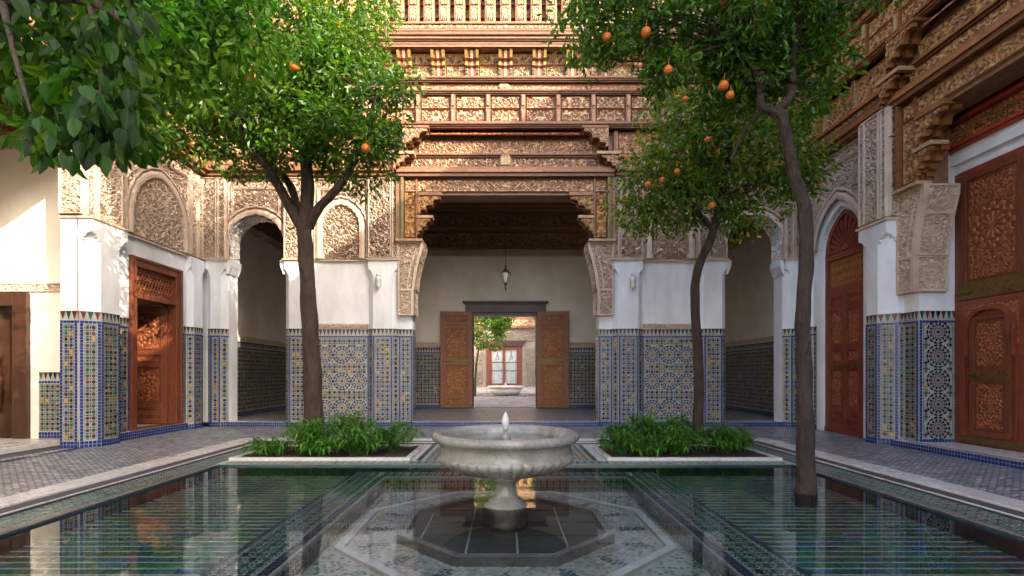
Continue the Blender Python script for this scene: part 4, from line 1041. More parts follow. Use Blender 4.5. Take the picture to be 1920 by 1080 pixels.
mb = MB(LF); mb.box(9.0, 10.9, .0, .15, -.9, .06); mb.build('threshold', 'kerb_marble', ld)
f9 = Fr((LX + .065, 9.0, 0), (0, 1, 0), (1, 0, 0)); mb = MB(f9); blue_strip(mb, 0, 1.9, .003, .15, .05); mb.build('step_tiles', 'glaze', ld, kind='stuff')
mb = MB(FLOOR); mb.box(-9.2, -7.13, 11.3, 11.5, 0, 3.6); mb.box(-9.4, -9.2, 8.9, 11.5, 0, 3.6); mb.box(-9.4, -7.13, 9.3, 11.5, 3.4, 3.6); mb.box(-9.4, -7.13, 9.26, 11.5, .1, .149)
o = mb.build('room_behind', 'cream_plaster', ld)
# recess beyond the left opening
rec = thing("side_hall", "cream side hall at the left edge with a dark door and a low tiled dado", "room", (-8.5, 9, 0))
RF = Fr((-7.13, 9.0, 0), (-1, 0, 0), (0, -1, 0))
mb = MB(RF); mb.box(0, 1.26, 0, 6.4, -.3, 0); mb.box(1.26, 5, 2.62, 6.4, -.3, 0); mb.box(2.6, 5, 0, 2.62, -.3, 0); mb.build('back_wall', 'hall_plaster', rec)
mb = MB(FLOOR); mb.box(-12.4, -12.1, 2, 9.3, 0, 6.4); mb.box(-12.4, -7.15, 2.0, 2.3, 0, 6.4); mb.build('end_wall', 'hall_plaster', rec)
mb = MB(FLOOR); mb.box(-12.4, -7.13, 2, 9.3, 6.4, 6.6); mb.build('ceiling_board', 'cedar', rec)
mb = MB(FLOOR); mb.box(-12.4, -7.5, 2, 9.0, -.3, .06); mb.build('hall_floor', 'kerb_marble', rec)
run_stones(rec, 'step_stone', -7.55, -7.42, 3, 8.98, -.0, .09, 'y', 1.3)
dado_face(rec, Fr((-7.62, 9.0, 0), (-1, 0, 0), (0, -1, 0)), .58, style='green', v0=.06, v1=1.22, cell=.085, edge=(False, False))
mb = MB(RF); mb.box(.30, .47, .0, 2.05, 0, .05); mb.build('brown_strip', 'door_carving', rec)
carve(RF, rec, .02, 5, 2.62, 2.80, .0, .03, .11, 51, res=.014, name='stucco_strip'); carve(RF, rec, 0, 5, 5.12, 5.38, .01, .035, .12, 52, res=.016, name='stucco_frieze')
painted(RF, rec, 0, 5, 5.42, 5.80, .06, 'gold', .16, 53, .02, name='painted_frieze'); moulding(RF, rec, 0, 5, [(5.38, 5.42, .12, 1), (5.80, 5.86, .14, 1.2), (5.86, 6.3, .10, .7)], 'gold')
mb = MB(RF); mb.box(1.22, 1.47, .06, 2.60, -.25, .08); mb.box(1.47, 2.5, 2.38, 2.60, -.25, .08); mb.box(2.4, 2.65, .06, 2.6, -.25, .08); sdoor = thing("side_door", "dark brown timber door frame cut by the left edge of the view", "door", (-8.4, 9, .06)); mb.build('door_frame', 'dark_wood', sdoor, bevel=.008)
mb = MB(RF); mb.box(1.47, 2.4, .06, 2.38, -.24, -.2); mb.build('door_board', 'dark_wood', sdoor)
mb = MB(RF); mb.tube([(1.95, .1, -.08), (1.95, .5, -.08), (1.95, .55, -.08), (1.95, 1.1, -.08), (1.95, 1.15, -.08), (1.95, 1.7, -.08), (1.95, 1.8, -.08), (1.95, 2.3, -.08)], [.06, .05, .11, .13, .11, .06, .09, .05], 12); mb.build('turned_post', 'dark_wood', sdoor, smooth=True)

# ================================================================== right wall
RX = 6.62
RW = Fr((RX, 0, 0), (0, 1, 0), (-1, 0, 0))
rw = thing("palace_wall", "shaded side wall with an arched red door and a timber-framed recess for a tall carved door", "wall", (RX, 10, 0))
mb = MB(RW); mb.box(8.2, 9.40, 0, 5.6, -.6, 0); mb.box(10.84, 11.95, 0, 5.6, -.6, 0); mb.box(-12, 3.98, 0, 5.6, -.6, 0)
spandrel(mb, 9.40, 10.84, 5.6, 10.12, 3.62, .66, .90, -.6, 0, v_edge=0)
mb.build('plaster_wall', 'white_plaster', rw)
pl = pilaster(RW, rw, 8.5, 9.17, 0, 3.74, .30, .20); dado_path(RW, pl, pil_path(8.5, 9.17, .30, .20), style='dado', cell=.10)
f6, L = RW.sub((8.2, 0), (8.5, 0)); dado_face(rw, f6, L, style='green', cell=.095, edge=(True, False))
f6, L = RW.sub((8.2, -.6), (8.2, .0)); dado_face(rw, f6, L, style='green', cell=.095, ros=[(L / 2, .32 + .385 * j, .19) for j in range(5)], v0=.1, base=.05)
f6, L = RW.sub((9.17, 0), (9.38, 0)); dado_face(rw, f6, L, style='dado')
dado_path(RW, rw, [(10.88, 0)] + pil_path(11.0, 11.45, .10, .09) + [(11.58, 0)], style='blue'); pilaster(RW, rw, 11.0, 11.45, 0, 3.74, .10, .09)
mb = MB(RW); mb.box(8.5, 9.17, 3.78, 5.66, 0, .27); mb.box(8.47, 9.2, 3.745, 3.78, 0, .33); mb.build('stucco_block', 'stucco', rw)
for a, b, n in ((9.2, 9.40, .06), (10.9, 11.5, .12)): mb = MB(RW); mb.box(a, b, 3.745, 3.78, 0, n); mb.build('stucco_ledge', 'stucco', rw)
f7, L = RW.sub((8.5, 0), (8.5, .27)); carve(f7, rw, 0, L, 3.80, 5.1, .0, .045, .13, 61, res=.012); carve(f7, rw, 0, L, 5.12, 5.62, .0, .045, .13, 62, res=.012)
carve(RW, rw, 8.5, 8.64, 3.80, 5.62, .27, .04, .10, 63, res=.012); carve(RW, rw, 8.65, 9.02, 3.80, 5.62, .27, .055, .14, 64, res=.012); carve(RW, rw, 9.03, 9.17, 3.80, 5.62, .27, .04, .10, 65, res=.012)
stucco_bay(RW, rw, 9.20, 11.36, 3.78, 5.58, 10.12, 3.72, .70, .94, fill=None, n0=.02, seed=66, side=.10, frieze=.24, res=.0125)
stucco_corbel(RW, rw, 8.5, -1, .10, seed=67, depth=.52)
ff = Fr((RX, 8.2, 0), (1, 0, 0), (0, -1, 0))
mb = MB(ff); mb.box(-.08, .02, 2.5, 3.05, -.01, .02); mb.build('corbel_foot', 'stucco', rw)
portal(RW, rw, 6.09, 'gold', 'gold', 500)
entablature(RW, rw, -12, 11.35, 'gold', 600, skip=(3.64, 8.54), rafters=True, detail=(4.6, 11.3), res=.02)
# arched red double door
rd = thing("arched_door", "closed narrow red double door with fan lattice under a round arch in the right wall", "door", (RX, 10.12, 0))
DF = Fr((RX + .12, 10.12, 0), (0, 1, 0), (-1, 0, 0))
mb = MB(DF); pts_o = [(-.63, .05)] + [(-.63, 3.62)] + [(u, arch_v(u, 0, 3.62, .63, .86)) for u in np.linspace(-.62, .62, 33)] + [(.63, 3.62), (.63, .05)]
def ring(mb, hw, rise, t, spring, v0, n0, n1):
    us = np.linspace(-1, 1, 41); A = [(-hw, v0)] + [(hw * u, arch_v(hw * u, 0, spring, hw, rise)) for u in us] + [(hw, v0)]
    h2, r2 = hw - t, rise - t; B = [(-h2, v0)] + [(h2 * u, arch_v(h2 * u, 0, spring, h2, r2)) for u in us] + [(h2, v0)]
    for i in range(len(A) - 1): mb.prism([A[i], A[i + 1], B[i + 1], B[i]], n0, n1)
mb = MB(DF); ring(mb, .655, .89, .07, 3.62, 0.0, -.02, .04); mb.build('white_reveal', 'white_plaster', rd)
mb = MB(DF); ring(mb, .60, .83, .10, 3.62, .05, -.04, .05); mb.box(-.52, .52, 3.50, 3.62, -.03, .06); mb.box(-.52, .52, 2.84, 2.96, -.03, .05); mb.box(-.6, .6, .0, .10, -.03, .07); mb.build('door_frame', 'red_wood', rd, bevel=.005)
mb = MB(DF); mb.box(-.6, .6, 0, 4.5, -.12, -.08); mb.build('door_back', 'dark_wood', rd)
for k in range(13):
    a = math.pi * (k + .5) / 13; mb = MB(DF); c_, s_ = math.cos(a), math.sin(a); rr = .47 + .20 * s_; w = .045
    mb.prism([(c_ * .10 - s_ * .01, 3.64 + s_ * .10 + c_ * .01), (c_ * rr - s_ * w, 3.64 + s_ * rr + c_ * w), (c_ * rr * 1.04, 3.64 + s_ * rr * 1.04), (c_ * rr + s_ * w, 3.64 + s_ * rr - c_ * w), (c_ * .10 + s_ * .01, 3.64 + s_ * .10 - c_ * .01)], -.02, .02)
    mb.build('fan_blade', 'red_wood', rd)
mb = MB(DF); mb.prism([(.1 * math.cos(t), 3.66 + .1 * math.sin(t)) for t in np.linspace(0, math.pi, 12)], -.02, .035); mb.build('fan_hub', 'door_carving', rd)
lattice(DF, rd, -.5, .5, 2.97, 3.49, .0, .085, material='door_carving_gold')
for a, b in ((-.50, -.004), (.004, .50)):
    lf = door_leaf(DF, rd, a, b, .10, 2.84, [(.20, .42, 'plain'), (.50, 1.28, 'vine'), (1.42, 1.66, 'vine'), (1.76, 2.48, 'vine'), (2.54, 2.74, 'plain')], stile=.07, material='red_wood')
    mb = MB(DF); mb.box(a, b, 1.30, 1.38, .05, .064); mb.build('brass_band', 'brass', lf); bolt(DF, lf, a + (.36 if a < 0 else .12), 1.34, .064, .12)
# tall carved door in the recess
bd = thing("tall_door", "very tall carved red wooden door with brass bands and an arched wicket at the right edge", "door", (7.22, 7.1, .12))
TF = Fr((7.22, 0, 0), (0, 1, 0), (-1, 0, 0))
mb = MB(TF); mb.box(8.12, 8.2, .1, 4.36, -.05, .03); mb.box(6.0, 8.12, 4.27, 4.36, -.05, .05); mb.box(5.9, 8.2, .1, .13, -.05, .04); mb.build('door_frame', 'red_wood', bd, bevel=.005)
mb = MB(TF); mb.box(8.085, 8.115, .13, 4.27, -.0, .045); mb.build('brass_edge', 'brass', bd)
mb = MB(TF); mb.box(5.95, 8.15, .1, 4.3, -.08, -.02); mb.build('door_back', 'dark_wood', bd)
for (a, b, main) in ((7.06, 8.08, True), (6.0, 7.02, False)):
    lf = door_leaf(TF, bd, a, b, 2.34, 4.27, [(2.62, 4.18, 'rosette')], stile=.11, carve_mat='door_carving', res=.008, name='upper_leaf')
    mb = MB(TF); mb.box(a, b, 2.36, 2.60, .045, .066); mb.build('brass_band', 'brass', lf)
    if main: bolt(TF, lf, 7.98, 2.44, .066, .3)
    lf = door_leaf(TF, bd, a, b, .13, 2.33, [(.25, 2.24, 'plain')], stile=.09, name='lower_leaf', material='red_wood')
    if main:
        c0, c1 = 7.25, 7.89
        wk = door_leaf(TF, lf, c0, c1, .25, 2.05, [(.34, 1.08, 'rosette'), (1.28, 2.0, 'rosette')], stile=.08, n0=.03, thick=.05, carve_mat='door_carving', res=.008, name='wicket')
        for o in list(wk.children): o.parent = lf      # keep three levels
        mb = MB(TF); mb.box(c0 - .02, c1 + .02, 1.12, 1.24, .075, .09); mb.build('brass_band', 'brass', lf); bolt(TF, lf, 7.78, 1.18, .09, .2)
        WF = Fr((7.22, (c0 + c1) / 2, 0), (0, 1, 0), (-1, 0, 0)); mb = MB(WF); ring(mb, .40, .34, .055, 1.86, 1.45, .03, .092); ring(mb, .37, .30, .03, .25, .2, .0, .03); 
        mb.build('wicket_arch', 'red_wood', lf)
        U, V = meshuv(-.43, .43, 1.62, 2.24, .009); d = arch_d(U, V, 0, 1.86, .40, .34); h = arabesque(U, V, .09, 7, uc=0)
        mb = MB(WF); mb.grid(U, V, .045 + .014 * h, mask=d > 0); mb.build('carved_panel', 'door_carving', lf)
    mb = MB(TF); mb.box(a, b, .135, .235, .052, .07); mb.build('brass_foot', 'brass', lf)
mb = MB(TF); mb.box(3.98, 8.2, 4.36, 4.50, -.1, .03); mb.box(3.98, 8.2, 4.50, 4.70, -.1, .10); mb.box(3.98, 6.0, 0, 4.36, -.1, 0); mb.build('white_lintel', 'white_plaster', rw)
painted(TF, rw, 3.98, 8.2, 4.78, 5.10, .10, 'red', .14, 71, .018, name='painted_frieze'); moulding(TF, rw, 3.98, 8.2, [(4.70, 4.74, .16, .9), (4.74, 4.78, .2, 1.2), (5.10, 5.16, .2, 1.0), (5.16, 5.3, .1, .8)], 'red', back=-.1)
mb = MB(FLOOR); mb.box(6.62, 7.32, 3.98, 8.2, 5.3, 5.4); mb.build('recess_soffit', 'red_wood', rw)
mb = MB(FLOOR); mb.box(6.42, 7.4, 2.5, 8.2, -.2, .10); mb.box(6.42, 6.62, 8.2, 8.5, -.2, .098); mb.build('door_step', 'kerb_marble', rw)
fs = Fr((6.415, 2.5, 0), (0, 1, 0), (-1, 0, 0)); mb = MB(fs); blue_strip(mb, 0, 6.0, .003, .10, .05); mb.build('step_tiles', 'glaze', rw, kind='stuff')
mb = MB(HF(6.42, 2.5, .100)); blue_strip(mb, 0, .05, 0, 5.7, .05); mb.build('step_tiles', 'glaze', rw, kind='stuff')

# ================================================================== the second courtyard through the doorway
ct2 = slab("far_courtyard_floor", "floor_grout", [(-7, 7, 16.2, 40)], -.5, .09)
tile_field(ct2, -3, 3, 16.7, 30, .095, .2, .1, (.42, .41, .42), jitter=.25)
for x0, x1, nm in ((7, 9, "unseen building added to shade the second courtyard"), (-9, -7, "unseen building added for balance opposite the shading one")):  # unseen blocks: one added for shade on the far wall, one for balance
    sb = thing("added_side_building", nm, "building", ((x0 + x1) / 2, 28, 0)); mb = MB(FLOOR); mb.box(x0, x1, 16.8, 40, 0, 8.2); mb.build('wall', 'cream_plaster', sb); mb = MB(FLOOR); mb.box(x0 - .3, x1 + .3, 16.7, 40, 8.2, 8.5); mb.build('roof', 'cedar', sb)
fw = thing("far_facade", "carved facade of the second courtyard seen through the doorway", "wall", (0, 36, 0))
WF2 = Fr((0, 36, 0), (1, 0, 0), (0, -1, 0))
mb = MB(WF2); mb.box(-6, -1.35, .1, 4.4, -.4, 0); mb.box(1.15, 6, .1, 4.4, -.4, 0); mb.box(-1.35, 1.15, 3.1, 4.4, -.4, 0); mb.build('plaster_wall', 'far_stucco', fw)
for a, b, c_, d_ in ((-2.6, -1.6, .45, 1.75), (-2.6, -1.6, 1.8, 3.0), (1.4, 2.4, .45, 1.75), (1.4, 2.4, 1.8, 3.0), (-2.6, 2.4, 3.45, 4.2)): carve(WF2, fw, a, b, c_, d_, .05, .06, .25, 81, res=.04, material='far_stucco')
for k, (v0, v1, n) in enumerate(((4.4, 5.0, .2), (5.0, 5.7, .1), (5.8, 6.6, .35), (6.6, 7.6, .3), (7.6, 9.0, .4), (9.0, 10.5, .5), (10.5, 12, .6))): painted(WF2, fw, -6, 6, v0 + .08, v1, n, 'gold' if k % 2 else 'rose', .5, 82 + k, .08, name='painted_frieze'); moulding(WF2, fw, -6, 6, [(v0 - .02, v0 + .08, n + .12, .6)], 'rose')  # topmost bands added to block bright sky in the pool's reflection
for i in range(18): mb = MB(WF2); mb.box(-5.1 + i * .6, -4.9 + i * .6, 5.78, 6.5, .3, .6, PAL['gold'][1]); mb.build('bracket', 'painted_wood', fw)
fd = thing("glazed_door", "distant glazed double door in a brown frame at the end of the far courtyard", "door", (-.1, 36, .1))
mb = MB(WF2); mb.box(-1.35, -1.1, .1, 3.1, -.1, .08); mb.box(.9, 1.15, .1, 3.1, -.1, .08); mb.box(-1.1, .9, 2.85, 3.1, -.1, .08); mb.box(-.19, -.01, .2, 2.85, -.1, .05); mb.box(-1.1, .9, .1, .5, -.1, .04)
mb.box(-1.1, -.98, .5, 2.85, -.1, .04); mb.box(.78, .9, .5, 2.85, -.1, .04); mb.build('door_frame', 'door_wood', fd)
mb = MB(WF2); mb.prism([(-1.6, 3.5), (1.5, 3.5), (1.2, 3.1), (-1.4, 3.1)], 0, .2); mb.build('door_cornice', 'dark_wood', fd)
for a, b in ((-.98, -.19), (-.01, .78)):
    mb = MB(WF2); mb.box(a, b, .5, 2.85, -.08, -.06); pn = mb.build('pane', 'pane_glass', fd)
    mb = MB(WF2)
    for k in range(6): mb.box(a + .05 + k * .13, a + .065 + k * .13, .6, 2.0 + .1 * (k % 3), -.06, -.03)
    mb.box(a, b, 1.35, 1.40, -.06, -.03); mb.box(a, b, 1.95, 2.0, -.06, -.03); mb.tube([(a + .4, 2.75, -.04), (a + .4, 2.5, -.04), (a + .55, 2.2, -.04), (a + .25, 2.2, -.04), (a + .4, 2.5, -.04)], .02, 5)
    mb.build('iron_grille', 'iron', fd)
mb = MB(FLOOR); mb.box(-7, 7, 29, 40, -.3, .22); st_ = mb.build('far_terrace', 'kerb_marble'); st_["kind"] = 'structure'
f2t = thing("far_fountain", "low white marble fountain basin in the far courtyard", "fountain", (0, 26, .1))
mb = MB(FLOOR); mb.lathe([(.3, .1), (.62, .12), (.80, .25), (.84, .38), (.80, .42), (.90, .46), (.95, .52), (.90, .57), (.84, .55), (.7, .45), (.02, .42)], (0, 26, 0), 48); mb.build('bowl', 'kerb_marble', f2t, smooth=True)
mb = MB(FLOOR); mb.lathe([(.05, .42), (.06, .6), (.03, .7), (.005, .72)], (0, 26, 0), 12); mb.build('spout', 'kerb_marble', f2t, smooth=True)
mb = MB(FLOOR); frame_box(mb, -1.5, 1.5, 24.4, 27.6, .35, .08, .105); mb.build('basin_frame', 'slab_stone', f2t)

# ================================================================== planters, trees, ferns
def leaf_cloud(centers, radii, n_each, L, W, cols, r, droop=.45, flat=.75, gold=0.0):
    """many small folded leaves round the given centres, as arrays"""
    C = np.repeat(centers, n_each, axis=0); RR = np.repeat(radii, n_each)
    n = len(C); d = r.normal(size=(n, 3)); d /= np.linalg.norm(d, axis=1)[:, None]
    P = C + d * (RR * r.uniform(.15, 1, n) ** .6)[:, None] * np.array([1, 1, flat])
    out = d * .8 + r.normal(size=(n, 3)) * .55; out[:, 2] -= droop; out /= np.linalg.norm(out, axis=1)[:, None]
    side = np.cross(out, r.normal(size=(n, 3))); side /= np.linalg.norm(side, axis=1)[:, None]; up = np.cross(side, out)
    l = (L * r.uniform(.6, 1.2, n))[:, None]; w = (W * r.uniform(.7, 1.2, n))[:, None]
    cup = (.25 * w)
    v = np.stack([P, P + out * l * .4 + side * w * .5 + up * cup, P + out * l * .45 - up * cup * .3 , P + out * l * .4 - side * w * .5 + up * cup, P + out * l - up * l * .12, 
                  P + out * l * .78 + side * w * .30 + up * cup * .4, P + out * l * .78 - side * w * .30 + up * cup * .4], 1)
    q = np.array([[0, 1, 5, 2], [0, 2, 6, 3]]); t = np.array([[2, 5, 4], [2, 4, 6]])
    base = (np.arange(n) * 7)[:, None]
    loops = np.concatenate([q[0] + base, q[1] + base, t[0] + base, t[1] + base], 1).ravel()
    tot = np.tile([4, 4, 3, 3], n)
    cc = np.array(cols)[r.integers(0, len(cols), n)] * r.uniform(.4, 1.55, n)[:, None]
    cr = np.array(cols)[r.integers(0, len(cols), len(centers))]; cc = cc * .6 + np.repeat(cr, n_each, axis=0) * .4
    if gold: g = r.random(n) < gold; cc[g] = np.array([.35, .22, .03]) * r.uniform(.7, 1.3, g.sum())[:, None]
    return v.reshape(-1, 3), loops, tot, np.repeat(cc, 14, axis=0)
LEAFC = [(.032, .11, .007), (.05, .145, .010), (.075, .18, .012), (.022, .075, .006), (.11, .20, .015)]

def bez(p, n=10):
    p = np.array(p, float); t = np.linspace(0, len(p) - 1, n * (len(p) - 1) + 1); i = np.clip(t.astype(int), 0, len(p) - 2); f = (t - i)[:, None]
    pm = p[np.maximum(i - 1, 0)]; p0 = p[i]; p1 = p[i + 1]; p2 = p[np.minimum(i + 2, len(p) - 1)]
    return .5 * ((2 * p0) + (-pm + p1) * f + (2 * pm - 5 * p0 + 4 * p1 - p2) * f ** 2 + (-pm + 3 * p0 - 3 * p1 + p2) * f ** 3)

def orange_tree(label, base, limbs, lobes_, nclus, n_each, seed, leafL=.095, leafW=.045, crad=.30, oranges=(), gold=.0, group="orange trees of the courtyard", orr=.042, twigs=True, cols=LEAFC):
    """limbs: list of (points, radii); lobes_: ellipsoids (centre, radii, weight) that the crown fills"""
    r = np.random.default_rng(seed); t = thing("orange_tree", label, "tree", base, group)
    mb = MB(FLOOR); tips = []
    for P, rad in limbs:
        q = bez(P, 8); rr = np.interp(np.linspace(0, 1, len(q)), np.linspace(0, 1, len(rad)), rad); mb.tube(q, rr, 12, wob=.09); tips.append(q[len(q) // 2:])
    mb.build('trunk', 'bark', t, smooth=True)
    tips = np.concatenate(tips)
    w = np.array([l[2] for l in lobes_], float); w /= w.sum(); C = []
    while len(C) < nclus:
        c, rad, _ = lobes_[r.choice(len(lobes_), p=w)]; d = r.normal(size=3); d /= np.linalg.norm(d)
        C.append(np.array(c) + d * np.array(rad) * r.uniform(.25, 1) ** .45)
    C = np.array(C)
    if twigs:
        tw = MB(FLOOR)
        for i in range(0, len(C), 3):
            k = np.argmin(((tips - C[i]) ** 2).sum(1)); a = tips[k]; m = (a + C[i]) / 2 + r.normal(size=3) * .08
            tw.tube(bez([a, m, C[i]], 3), np.linspace(.014, .004, 7), 5)
        tw.build('twigs', 'bark', t, kind='stuff')
    mb = MB(FLOOR); v, l, tt, cc = leaf_cloud(C, crad * r.uniform(.7, 1.25, len(C)), n_each, leafL, leafW, cols, r, gold=gold)
    mb.add(v, l, tt, cc); mb.build('crown', 'leaf', t, kind='stuff')
    for (x, y, z) in oranges:
        m = MB(FLOOR); rr = orr * random.uniform(.9, 1.12); th = np.linspace(-math.pi / 2 + .05, math.pi / 2 - .05, 12)
        m.lathe([(rr * math.cos(a), rr * .96 * math.sin(a)) for a in th], (0, 0, 0), 18); m.poly([(rr * .05 * math.cos(a), rr * .05 * math.sin(a), rr * .96) for a in np.linspace(0, 6.28, 7)[:-1]])
        m.tube([(0, 0, rr * .9), (.004, 0, rr * 1.5), (.012, .004, rr * 2.6)], .003, 5)
        o = m.build('orange', 'orange_peel', None, smooth=True); o.parent = t; o.location = (x - base[0], y - base[1], z - base[2])
    return t
def px(x, y, D): return ((x - 948) * D / 960, D, 1.2 - (y - 700) * D / 960)
def leaves_of(px_list): return [px(*p) for p in px_list]

# planters
def planter(x0, x1, y0, y1, label):
    t = thing("planter", label, "planter", ((x0 + x1) / 2, (y0 + y1) / 2, -.05), "marble planters behind the pool")
    w = .08
    for a in ((x0, x1, y0, y0 + w), (x0, x1, y1 - w, y1), (x0, x0 + w, y0 + w, y1 - w), (x1 - w, x1, y0 + w, y1 - w)):
        mb = MB(FLOOR); mb.box(*a, -.052, -.004); mb.build('rim_stone', 'kerb_marble', t, bevel=.008)
    U, V = meshuv(x0 + w, x1 - w, y0 + w, y1 - w, .04); mb = MB(FLOOR); mb.grid(U, V, -.02 + .015 * quasi(U * 2, V * 2, 4, 0, .4, 3) + .01 * quasi(U * 9, V * 9, 4, 0, .4, 3)); mb.build('soil', 'soil', t, smooth=True)
planter(-3.95, -1.36, 7.30, 8.66, "marble rimmed planter full of ferns, left of the fountain")
planter(1.45, 3.95, 7.30, 8.66, "marble rimmed planter full of ferns, right of the fountain")

# ferny papyrus plants
def fern(x, y, h, spread, seed, label, n=15):
    r = np.random.default_rng(seed); t = thing("fern_plant", label, "plant", (x, y, 0), "feathery plants in the planters")
    st = MB(FLOOR); lf = MB(FLOOR); V = []; Lp = []; T = []; Cc = []; nv = 0
    for i in range(n):
        a = r.uniform(0, 6.28); sp = spread * r.uniform(.2, 1); hh = h * r.uniform(.45, 1.1) * (1 - .35 * sp / spread)
        tip = np.array([x + sp * math.cos(a), y + sp * math.sin(a), hh]); b0 = np.array([x + r.normal() * .05, y + r.normal() * .05, -.01])
        q = bez([b0, (b0 + tip) / 2 + [0, 0, .12 * h], tip], 4); st.tube(q, np.linspace(.005, .0025, len(q)), 4, c=(.05, .13, .02))
        nb = r.integers(22, 34)
        for k in range(nb):
            s = q[-1] if k > nb * .4 else q[int(r.integers(len(q) // 2, len(q)))]
            b = r.uniform(0, 6.28); e = r.uniform(-.55, .75); L = r.uniform(.10, .21); w = L * .06
            d = np.array([math.cos(b) * math.cos(e), math.sin(b) * math.cos(e), math.sin(e)]); sd = np.cross(d, [0, 0, 1]); sd /= np.linalg.norm(sd)
            P = [s, s + d * L * .45 + sd * w, s + d * L + [0, 0, -L * .25], s + d * L * .45 - sd * w]
            V += P; Lp += [nv, nv + 1, nv + 2, nv + 3]; T.append(4); nv += 4
            c = np.array([(.05, .16, .015), (.09, .24, .025), (.03, .10, .012), (.13, .28, .03)][r.integers(4)]) * r.uniform(.7, 1.2); Cc += [c] * 4
    lf.add(V, Lp, T, np.array(Cc)); st.build('stem', 'fern', t, smooth=True, kind='stuff'); lf.build('fronds', 'fern', t, kind='stuff')
for i, (x, y, h, s, w) in enumerate([(-3.55, 7.65, .28, .28, "small low fern at the left end of the left planter"), (-2.95, 7.75, .62, .36, "fern clump in front of the thick tree trunk"), (-2.45, 8.15, .72, .38, "tall fern just right of the thick tree trunk"),
                                     (-2.2, 7.65, .50, .34, "fern leaning over the front rim of the left planter"), (-1.75, 8.0, .55, .40, "fern at the right end of the left planter"), (-3.2, 8.35, .55, .3, "fern behind the thick tree trunk"),
                                     (-2.75, 7.55, .30, .25, "short bright fern at the front of the left planter"),
                                     (1.75, 7.75, .50, .34, "fern at the left end of the right planter"), (2.15, 8.15, .74, .38, "tall fern in the middle of the right planter"), (2.55, 7.65, .48, .34, "fern at the front of the right planter"),
                                     (2.75, 8.2, .66, .34, "tall fern left of the slender trunk"), (3.35, 7.8, .50, .38, "fern right of the slender trunk"), (3.6, 8.1, .32, .3, "low fern at the right end of the right planter"), (2.1, 7.6, .30, .25, "short bright fern at the front of the right planter")]):
    fern(x, y, h * .85, s * 1.1, 50 + i, w, 50 if h > .4 else 28)

# tree in the left planter
D = 8.2
T1 = orange_tree("large orange tree with a thick forked trunk in the left planter", (-3.07, D, 0),
    [([px(588, 812, D), px(586, 700, D), px(578, 560, D), px(572, 450, D), px(568, 415, D)], [.165, .14, .122, .116, .115]),
     ([px(569, 430, D), px(548, 395, D), px(508, 325, D - .1), px(470, 275, D - .3), px(430, 190, D - .5), px(400, 120, D - .6)], [.10, .085, .07, .062, .05, .03]),
     ([px(565, 420, D), px(545, 350, D + .2), px(508, 305, D + .4), px(470, 240, D + .6)], [.07, .06, .05, .035]),
     ([px(572, 425, D), px(577, 350, D), px(570, 240, D + .1), px(575, 120, D + .1), px(560, 40, D)], [.115, .10, .085, .06, .03]),
     ([px(578, 425, D), px(598, 390, D - .1), px(636, 348, D - .3), px(680, 270, D - .4), px(705, 180, D - .4)], [.09, .07, .06, .05, .03])],
    [(px(520, 150, 7.9), (1.5, .9, 1.4), 4), (px(650, 180, 7.6), (1.0, .55, 1.1), 3.0), (px(400, 190, 7.9), (1.15, 1.0, 1.1), 2.6), (px(330, 110, 8.0), (.9, .9, 1.2), 1.6), (px(560, 40, 8.2), (1.6, 1.0, .9), 2.6), (px(660, 300, 8.1), (.65, .6, .45), .7), (px(320, 240, 8.0), (.55, .6, .5), .6)],
    400, 56, 11, oranges=leaves_of([(553, 124, 7.05), (472, 143, 7.0), (468, 75, 7.1), (686, 278, 7.3), (350, 5, 7.0), (260, 178, 7.1)]), orr=.072, gold=.01, leafL=.115, leafW=.05)
# slender tree in the right planter
D = 8.2
T2 = orange_tree("slender orange tree with a thin crooked trunk in the right planter", (3.07, D, 0),
    [([px(1308, 830, D), px(1310, 700, D), px(1303, 560, D), px(1310, 500, D), px(1335, 440, D), px(1358, 340, D), px(1374, 230, D)], [.085, .08, .07, .068, .062, .05, .035]),
     ([px(1337, 430, D), px(1310, 400, D), px(1280, 355, D - .1)], [.045, .04, .025]), ([px(1362, 320, D), px(1400, 260, D + .1), px(1440, 215, D + .1)], [.04, .035, .022]), ([px(1350, 380, D), px(1390, 350, D - .1), px(1440, 340, D)], [.035, .03, .018])],
    [(px(1270, 300, 8.2), (1.0, .85, 1.1), 3), (px(1390, 330, 8.2), (1.1, .8, .9), 3), (px(1230, 370, 8.1), (.65, .6, .6), 1.2), (px(1330, 200, 8.3), (1.0, .8, .7), 2), (px(1480, 290, 8.3), (.6, .6, .7), 1.2)],
    220, 52, 12, oranges=leaves_of([(1285, 186, 7.5), (1242, 338, 7.4), (1215, 346, 7.4), (1327, 262, 7.3), (1269, 322, 7.4), (1375, 178, 7.4), (1335, 385, 7.4)]), orr=.045, gold=.05, cols=[(.06, .15, .010), (.09, .19, .012), (.035, .10, .008), (.13, .21, .015)], leafL=.11, leafW=.045)
